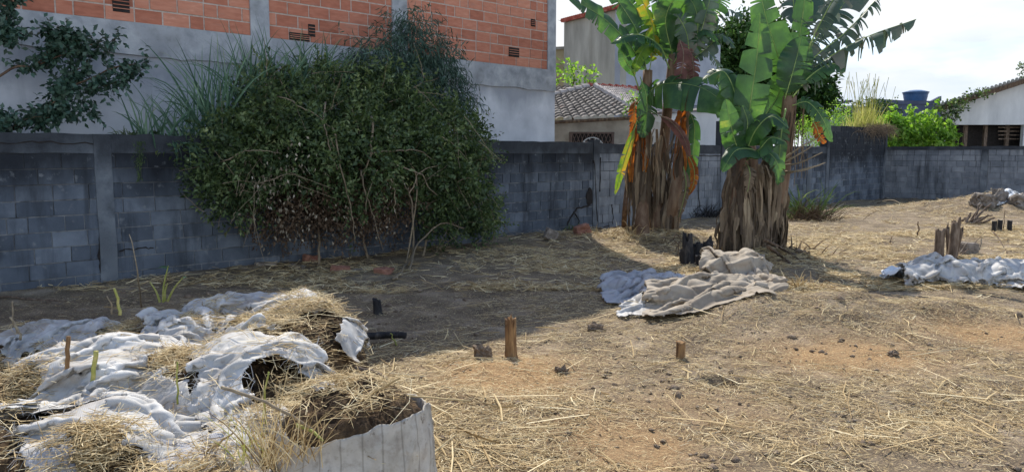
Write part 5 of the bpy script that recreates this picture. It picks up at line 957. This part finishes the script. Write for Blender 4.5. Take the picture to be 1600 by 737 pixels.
chunk('tilted_block', 'tilted pale grey block fragment lying at the wall foot below the broken hole', 'block', 861, 374, .26, .12, .2, 'stone', 25, 28, .012)
chunk('red_block', 'broken red clay block at the wall foot left of the banana plants', 'block', 909, 364, .3, .2, .17, 'redclay', 20, -14, .02)
chunk('wall_rubble', 'flat white scrap lying on the rubble near the cracked pillar', 'scrap', 921, 340, .3, .15, .03, 'plastic', 5, 0, .02, zoff=.15)
RG = 'broken bricks under the bush'
chunk('broken_brick', 'reddish broken brick lying right of centre under the bush', 'brick', 532, 425, .28, .16, .09, 'redclay', 10, 5, .02, grp=RG)
chunk('broken_brick', 'dull red brick half buried under the bush near the leaning stem', 'brick', 600, 427, .26, .15, .08, 'redclay', -15, 0, .02, grp=RG)
chunk('broken_brick', 'dark red brick at the left of the group under the bush', 'brick', 487, 408, .24, .16, .1, 'redclay', 40, 8, .02, grp=RG)
chunk('stone_slab', 'flat grey slab right of the red brick under the bush', 'slab', 562, 424, .2, .12, .04, 'stone', 0, 0, .012)
chunk('stone_slab', 'thin grey slab nearest the wall at the left under the bush', 'slab', 415, 414, .3, .14, .04, 'stone', 30, 4, .012)
chunk('stone_slab', 'pale stone slab between the wall and the back of the sack pile', 'slab', 465, 418, .24, .12, .04, 'stone', -20, 4, .012)
chunk('rubble_stone', 'dark angular stone lump on the rubble mound left of the white sheet', 'stone', 1537, 322, .6, .4, .35, 'stone', 10, 5, .1)
chunk('rubble_stone', 'pale long stone just left of the white sheet', 'stone', 1560, 316, .35, .3, .35, 'stone', 40, 20, .08)
chunk('rubble_stone', 'brown rounded clod at the right edge beyond the white sheet', 'stone', 1597, 322, .6, .5, .3, 'stone', 0, 0, .1)
chunk('soil_clod', 'small dark clod right of the banana trunk shadow', 'clod', 1254, 399, .16, .12, .08, 'clod', 0, 0, .04)
chunk('soil_clod', 'dark clod in the sun right of the splintered stump', 'clod', 880, 583, .08, .06, .035, 'clod', 0, 0, .03)
chunk('soil_clod', 'reddish clod on the bare orange patch at the right', 'clod', 1395, 557, .08, .06, .035, 'clod', 0, 0, .02)
chunk('soil_clod', 'dark clod near the edge of the shade above the splintered stump', 'clod', 930, 516, .12, .08, .05, 'clod', 0, 0, .04)
stick('dark charred log lying in the shade beside the sack pile', [G(556, 527, .05), G(595, 523, .05), G(634, 524, .05)], .035, 'char', 'charred_log', 'log', .004, .03)
stick('long grey stick lying on the ground at the left edge under the wall', [G(-10, 462, .02), G(60, 466, .06), G(105, 470, .02)], .015, 'greywood')
stick('slender upright reed stalk rising behind the left part of the pile', [G(222, 480, .1), P(216, 430, 6.9), P(202, 366, 6.9)], .008, 'twig', 'reed_stalk', 'stalk', .003)
t = thing('sprouting_weed', 'small green leafed sprout with stubby stalks behind the pile', 'weed', G(258, 470)); m = MB()
for a in [[(255, 472, 6.6), (256, 445, 6.6), (263, 415, 6.6)], [(250, 472, 6.6), (244, 455, 6.6), (234, 440, 6.6)], [(262, 470, 6.6), (272, 450, 6.6), (287, 432, 6.6)], [(258, 470, 6.6), (258, 455, 6.6), (262, 442, 6.6)]]: m.tube(spline([P(*k) for k in a], 7), np.linspace(.011, .005, 7), 6)
m.build('stalks', M['greenst'], t); m = MB(); blade(m, P(264, 418, 6.6), (-1, -.2, .35), .1, .03, 1.2, 5); blade(m, P(286, 434, 6.6), (.6, -.2, .4), .05, .02, 1, 4); m.build('leaf', M['reed'], t)
def stalk(lab, a, r0=.006, r1=.003, mt='greenst', amp=.003, grp='dry stalks standing in the pile'): return stick(lab, [P(*k) for k in a], r0, mt, 'dry_stalk', 'stalk', amp, r1, grp)
stalk('thick straight tan stalk standing upright at the left of the pile', [(109, 632, 3.95), (107, 580, 3.95), (107, 525, 3.95)], .012, .011, 'wood')
stalk('yellow green stalk standing right of the thick tan stalk', [(138, 630, 3.9), (142, 595, 3.9), (150, 548, 3.9)], .010, .012)
stalk('short thin green stalk in front of the white centre sheet', [(278, 630, 3.7), (279, 600, 3.7), (277, 565, 3.7)], .005, .004)
stalk('short yellow stalk behind the left straw patch', [(187, 492, 5.0), (184, 472, 5.0), (178, 450, 5.0)], .011, .008)
stalk('tiny tan stalk left of the short yellow one', [(176, 490, 5.0), (172, 475, 5.0), (167, 462, 5.0)], .006, .004, 'twig')
stalk('forked pale stalk at the far left back of the pile', [(32, 532, 4.8), (25, 510, 4.8), (15, 495, 4.8)], .008, .006, 'twig')
stalk('thin tan stalk leaning left at the left edge of the pile', [(30, 520, 5), (22, 500, 5), (20, 470, 5)], .006, .005, 'twig')
stalk('long brown stalk crossing to its bright green tip above the open front sack', [(345, 604, 3.0), (420, 632, 3.0), (490, 672, 3.05)], .007, .006, 'twig')
stalk('bright green stalk tip beside the open front sack', [(462, 664, 3.04), (485, 672, 3.04), (505, 688, 3.0)], .009, .005, 'greenst', .001)
stalk('long tan stalk arching from the open front sack over the sunny ground', [(500, 660, 3.3), (600, 625, 3.5), (660, 620, 3.6), (735, 626, 3.6)], .006, .004, 'straw')
stalk('long tan stalk fanning up right from the open front sack', [(490, 672, 3.3), (560, 630, 3.3), (625, 590, 3.3)], .008, .005, 'straw')
stalk('short tan stalk fanning up from the left of the open front sack', [(490, 668, 3.25), (520, 645, 3.3), (545, 630, 3.3)], .006, .004, 'straw')
stalk('thin vertical green stalk at the left rim of the open front sack', [(416, 660, 3.3), (414, 610, 3.3), (420, 580, 3.3)], .005, .004)
stalk('pale broken stalk at the bottom left among the straw', [(285, 735, 3.1), (330, 700, 3.1), (365, 675, 3.1)], .006, .004, 'straw')
stalk('tall thin tan stalk at the front just left of the open sack', [(440, 700, 3.1), (435, 650, 3.1), (430, 600, 3.15)], .004, .003, 'straw')
for (px, py, Yd, n_, hg, lab, mt_) in [(425, 715, 3.05, 70, .42, 'tuft of dry grass stalks growing between the white flap and the open front sack', 'straw'), (470, 700, 2.95, 30, .3, 'smaller dry grass tuft leaning on the left side of the open front sack', 'straw'), (385, 700, 3.1, 22, .3, 'green grass shoots below the long brown stalk at the front of the pile', 'greenst'), (210, 715, 3.2, 45, .2, 'dry grass tuft at the bottom left front of the pile', 'straw')]:
    t = thing('grass_tuft', lab, 'grass', P(px, py, Yd)); m = MB()
    for k in range(n_): blade(m, P(px+random.gauss(0, 16), py+random.uniform(0, 30), Yd+random.uniform(-.08, .1)), (random.gauss(0, .5), random.uniform(-.4, .2), 1), hg*random.uniform(.3, 1.1), random.uniform(.003, .007), random.uniform(.1, 1.4), 6)
    m.build('blades', M[mt_], t)
t = thing('green_blade', 'bright green grass blade at the left edge low in the pile', 'grass', P(5, 645, 3.6)); m = MB(); blade(m, P(22, 655, 3.6), (-.8, .1, .7), .17, .03, .6); m.build('blade', M['leafbr'], t)
stick('pair of dark sticks poking out behind the open front sack', [G(555, 575, .35), G(580, 580, .33), G(606, 592, .3)], .016, 'greywood', 'stick', 'stick', .002)
stick('lower dark stick just behind the open front sack', [G(550, 583, .35), G(575, 590, .33), G(600, 598, .3)], .012, 'greywood', 'stick', 'stick', .002)
stick('yellow stalk leaning on the straw right of the charred log', up(622, 541, -12, 25), .009, 'greenst')
stick('short split straw stalk leaning right of the splintered stump', up(833, 600, 10, 4), .008, 'straw')
# dark debris and weeds by the walls
def weed(lab, px, py, n_, hgt, w, mt, wid=.02, yoff=0, name='weed', cat='weed'):
    b = G(px, py); t = thing(name, lab, cat, b); m = MB()
    for k in range(n_): q = b+np.array((random.gauss(0, w), random.gauss(0, w*.4), 0)); q[2] = float(gh(q[0], q[1]))-.01; blade(m, q, (random.uniform(-1, 1), random.uniform(-.6, .2), random.uniform(.3, 1.2)), hgt*random.uniform(.4, 1.2), wid, random.uniform(.3, 2), 5)
    m.build('blades', M[mt], t); return t
weed('dry dark shrubby weed against the pier of the tall wall', 1266, 346, 260, .75, .35, 'bark', .012); weed('green grassy weed growing up the pier right of the banana plants', 1262, 343, 90, 1.1, .25, 'leaf', .03)
weed('black burnt weed tangle at the wall foot between the banana clumps', 1108, 340, 260, .5, .45, 'char', .014); weed('small green weed at the wall foot below the broken hole', 888, 362, 90, .22, .2, 'leaf', .02); weed('dry grass tuft beside the right end of the middle bags', 1247, 452, 60, .28, .12, 'straw', .012)
weed('dead straw tuft at the foot of the left banana clump', 990, 378, 90, .3, .35, 'straw', .014); weed('dark dead litter at the foot of the right banana clump', 1180, 400, 120, .3, .5, 'bananadead', .03)
t = thing('debris_heap', 'low heap of twigs and litter along the wall left of the banana plants', 'debris', G(940, 358))
for k in range(46):
    b = G(930+random.gauss(0, 28), 362+random.gauss(0, 5)); b[2] = float(gh(b[0], b[1]))+.03; d = np.array((random.uniform(-1, 1), random.uniform(-.3, .3), random.uniform(-.02, .15))); m = MB(); m.tube([b, b+d*.25, b+d*.5], [.012, .01, .006], 4); m.build('twig', M['twig' if k % 3 else 'bark'], t)
# ------------------------------------------------------------------ straw litter (uncountable)
def strawmesh(name, x, y, hf, ln, w, zlift, seedc=0, tilt=.12, curl=.35):
    K = len(x); an = np.random.rand(K)*np.pi*2; z = hf(x, y)+zlift; d = np.stack([np.cos(an), np.sin(an), np.random.randn(K)*tilt], 1); d = unit(d); c0 = np.stack([x, y, z], 1)
    s = unit(np.cross(d, np.array((0, 0, 1.))+np.random.randn(K, 3)*.5)); nb = np.cross(s, d); nb *= np.sign(nb[:, 2:3]+1e-9); bend = (np.random.randn(K)*curl)[:, None]; side = unit(np.cross(np.array((0, 0, 1.)), d)); V = []
    for t in (-.5, 0, .5):
        p = c0+d*ln[:, None]*t+side*bend*ln[:, None]*(.25-t*t)*1.0; hz = hf(p[:, 0], p[:, 1]); p[:, 2] = np.maximum(p[:, 2], hz+.003)+.004
        ww = w[:, None]*(1 if t == 0 else .75); V += [p-s*ww/2, p+nb*ww*.35, p+s*ww/2]
    v = np.stack(V, 1).reshape(-1, 3); i = np.arange(K)*9; f = []
    for r in (0, 3):
        for c_ in (0, 1): f.append(np.stack([i+r+c_, i+r+c_+1, i+r+c_+4, i+r+c_+3], 1))
    a = np.clip(np.random.beta(1.6, 1.6, K), 0, 1); o = mesh(name, v, np.concatenate(f), M['straw'], None, False, np.concatenate([a]*4)); tag(o, kind='stuff'); return o
def sample(n, x0, x1, y0, y1, dens, pw=2.0):
    out_x = []; out_y = []; tot = 0
    while tot < n:
        k = n; u_ = np.random.rand(k); y = (y0**(1-pw)+u_*(y1**(1-pw)-y0**(1-pw)))**(1/(1-pw)); x = (x0+(x1-x0)*np.random.rand(k))*(y*.72+.5); q = dens(x, y); m_ = np.random.rand(k) < q; out_x.append(x[m_]); out_y.append(y[m_]); tot += m_.sum()
    return np.concatenate(out_x)[:n], np.concatenate(out_y)[:n]
def outside(x, y):
    rel = np.stack([x-A0[0], y-A0[1]], 1); return (rel@N[:2] > .05)
def dens(x, y):
    c = np.clip(.42+1.9*fbm(x*1.1, y*1.1, 4, 50), .04, 1)*np.clip(.7+1.0*fbm(x*5, y*5, 2, 55), .15, 1)
    bare = 0
    for px, py, rx, ry, a in PATCH: cc = G(px, py); bare = np.maximum(bare, np.exp(-(((x-cc[0])/rx)**2+((y-cc[1])/(ry*2))**2)))
    for cx, cy, rx, ry, hh in MOUNDS: c = c+.9*np.exp(-(((x-cx)/rx)**2+((y-cy)/ry)**2))
    wd = (x-A0[0])*N[0]+(y-A0[1])*N[1]; c = c*np.clip(.1+wd/6.0, .12, 1)
    inp = bump_h(x, y, PILE) > .02
    return np.clip(c, 0, 1)*(1-.8*bare)*outside(x, y)*np.where(inp, 0, 1)
x, y = sample(64000, -1.3, 1.3, 2.7, 9.5, dens, 1.9)
strawmesh('straw_litter', x, y, gh, np.random.gamma(1.9, .024, len(x))+.015, np.random.uniform(.0016, .0045, len(x)), np.random.uniform(.0, .02, len(x)))
x, y = sample(52000, -1.25, 1.25, 9, 33, lambda a, b: dens(a, b)*(b < 33), 1.6)
strawmesh('distant_straw_litter', x, y, gh, np.random.gamma(2.2, .048, len(x))+.04, np.random.uniform(.005, .012, len(x)), np.random.uniform(0, .04, len(x)), tilt=.2)
x, y = sample(480, -1.2, 1.2, 2.8, 9, dens, 1.7)
strawmesh('coarse_stalk_litter', x, y, gh, np.random.gamma(3, .07, len(x))+.08, np.random.uniform(.006, .013, len(x)), np.random.uniform(.01, .04, len(x)), curl=.15, tilt=.08)
K = 3600; xs, ys_ = sample(K, -1.3, 1.3, 2.7, 14, lambda a, b: outside(a, b)*np.where(bump_h(a, b, PILE) > .02, 0, 1)*np.clip(.5+fbm(a*2, b*2, 2, 33), .1, 1), 1.9)
zz = gh(xs, ys_); r_ = (np.random.gamma(1.6, .0045, K)+.003)*(1+ys_*.06); oc = np.array([(1, 0, 0), (0, 1, 0), (-1, 0, 0), (0, -1, 0), (0, 0, 1), (0, 0, -1)], float)
vv_ = np.stack([xs, ys_, zz+.004], 1)[:, None, :]+(oc[None]*np.random.uniform(.6, 1.3, (K, 6, 1))+np.random.randn(K, 6, 3)*.18)*r_[:, None, None]*np.array((1, 1, .7))
tf = np.array([(0, 1, 4), (1, 2, 4), (2, 3, 4), (3, 0, 4), (1, 0, 5), (2, 1, 5), (3, 2, 5), (0, 3, 5)]); o = mesh('soil_crumbs', vv_.reshape(-1, 3), (np.arange(K)[:, None, None]*6+tf[None]).reshape(-1, 3), M['clod'], None, False); tag(o, kind='stuff')
def pd(x, y):
    q = 0
    for px, py, r in SP: c = G(px, py, .48); q = np.maximum(q, np.exp(-((x-c[0])**2+(y-c[1])**2*.6)/r**2))
    return (bump_h(x, y, PILE) > .15)*np.clip(.02+q*(.5+1.6*fbm(x*4, y*4, 2, 70)), .02, 1)
x, y = sample(15000, -1.35, .1, 2.6, 6.5, pd, 1.2)
strawmesh('pile_straw', x, y, hpile, np.random.gamma(2.4, .035, len(x))+.02, np.random.uniform(.002, .005, len(x)), np.random.uniform(.0, .05, len(x)), tilt=.25)

for o in list(COL.objects):
    if o.parent and o.type == 'MESH' and o.name.split('.')[0] in ('frayed_threads', 'twigs', 'blades', 'seed_stalks'): o['kind'] = 'stuff'

def hs(x, y): q = np.sqrt(((x+.74)/.34)**2+((y-3.43)/.34)**2); return .45+.12*np.sqrt(np.clip(1-np.clip(q, 0, 1)**4, 0, 1))+0*x
an = np.random.rand(700)*6.28; rr = np.sqrt(np.random.rand(700))*.33; x = -.78+rr*np.cos(an)*.95; y = 3.43+rr*np.sin(an); k = fbm(x*5, y*5, 2, 3)-x*.0 > -.25; x, y = x[k], y[k]
strawmesh('sack_straw', x, y, hs, np.random.gamma(2.4, .04, len(x))+.02, np.random.uniform(.0018, .004, len(x)), np.random.uniform(0, .03, len(x)), tilt=.3)
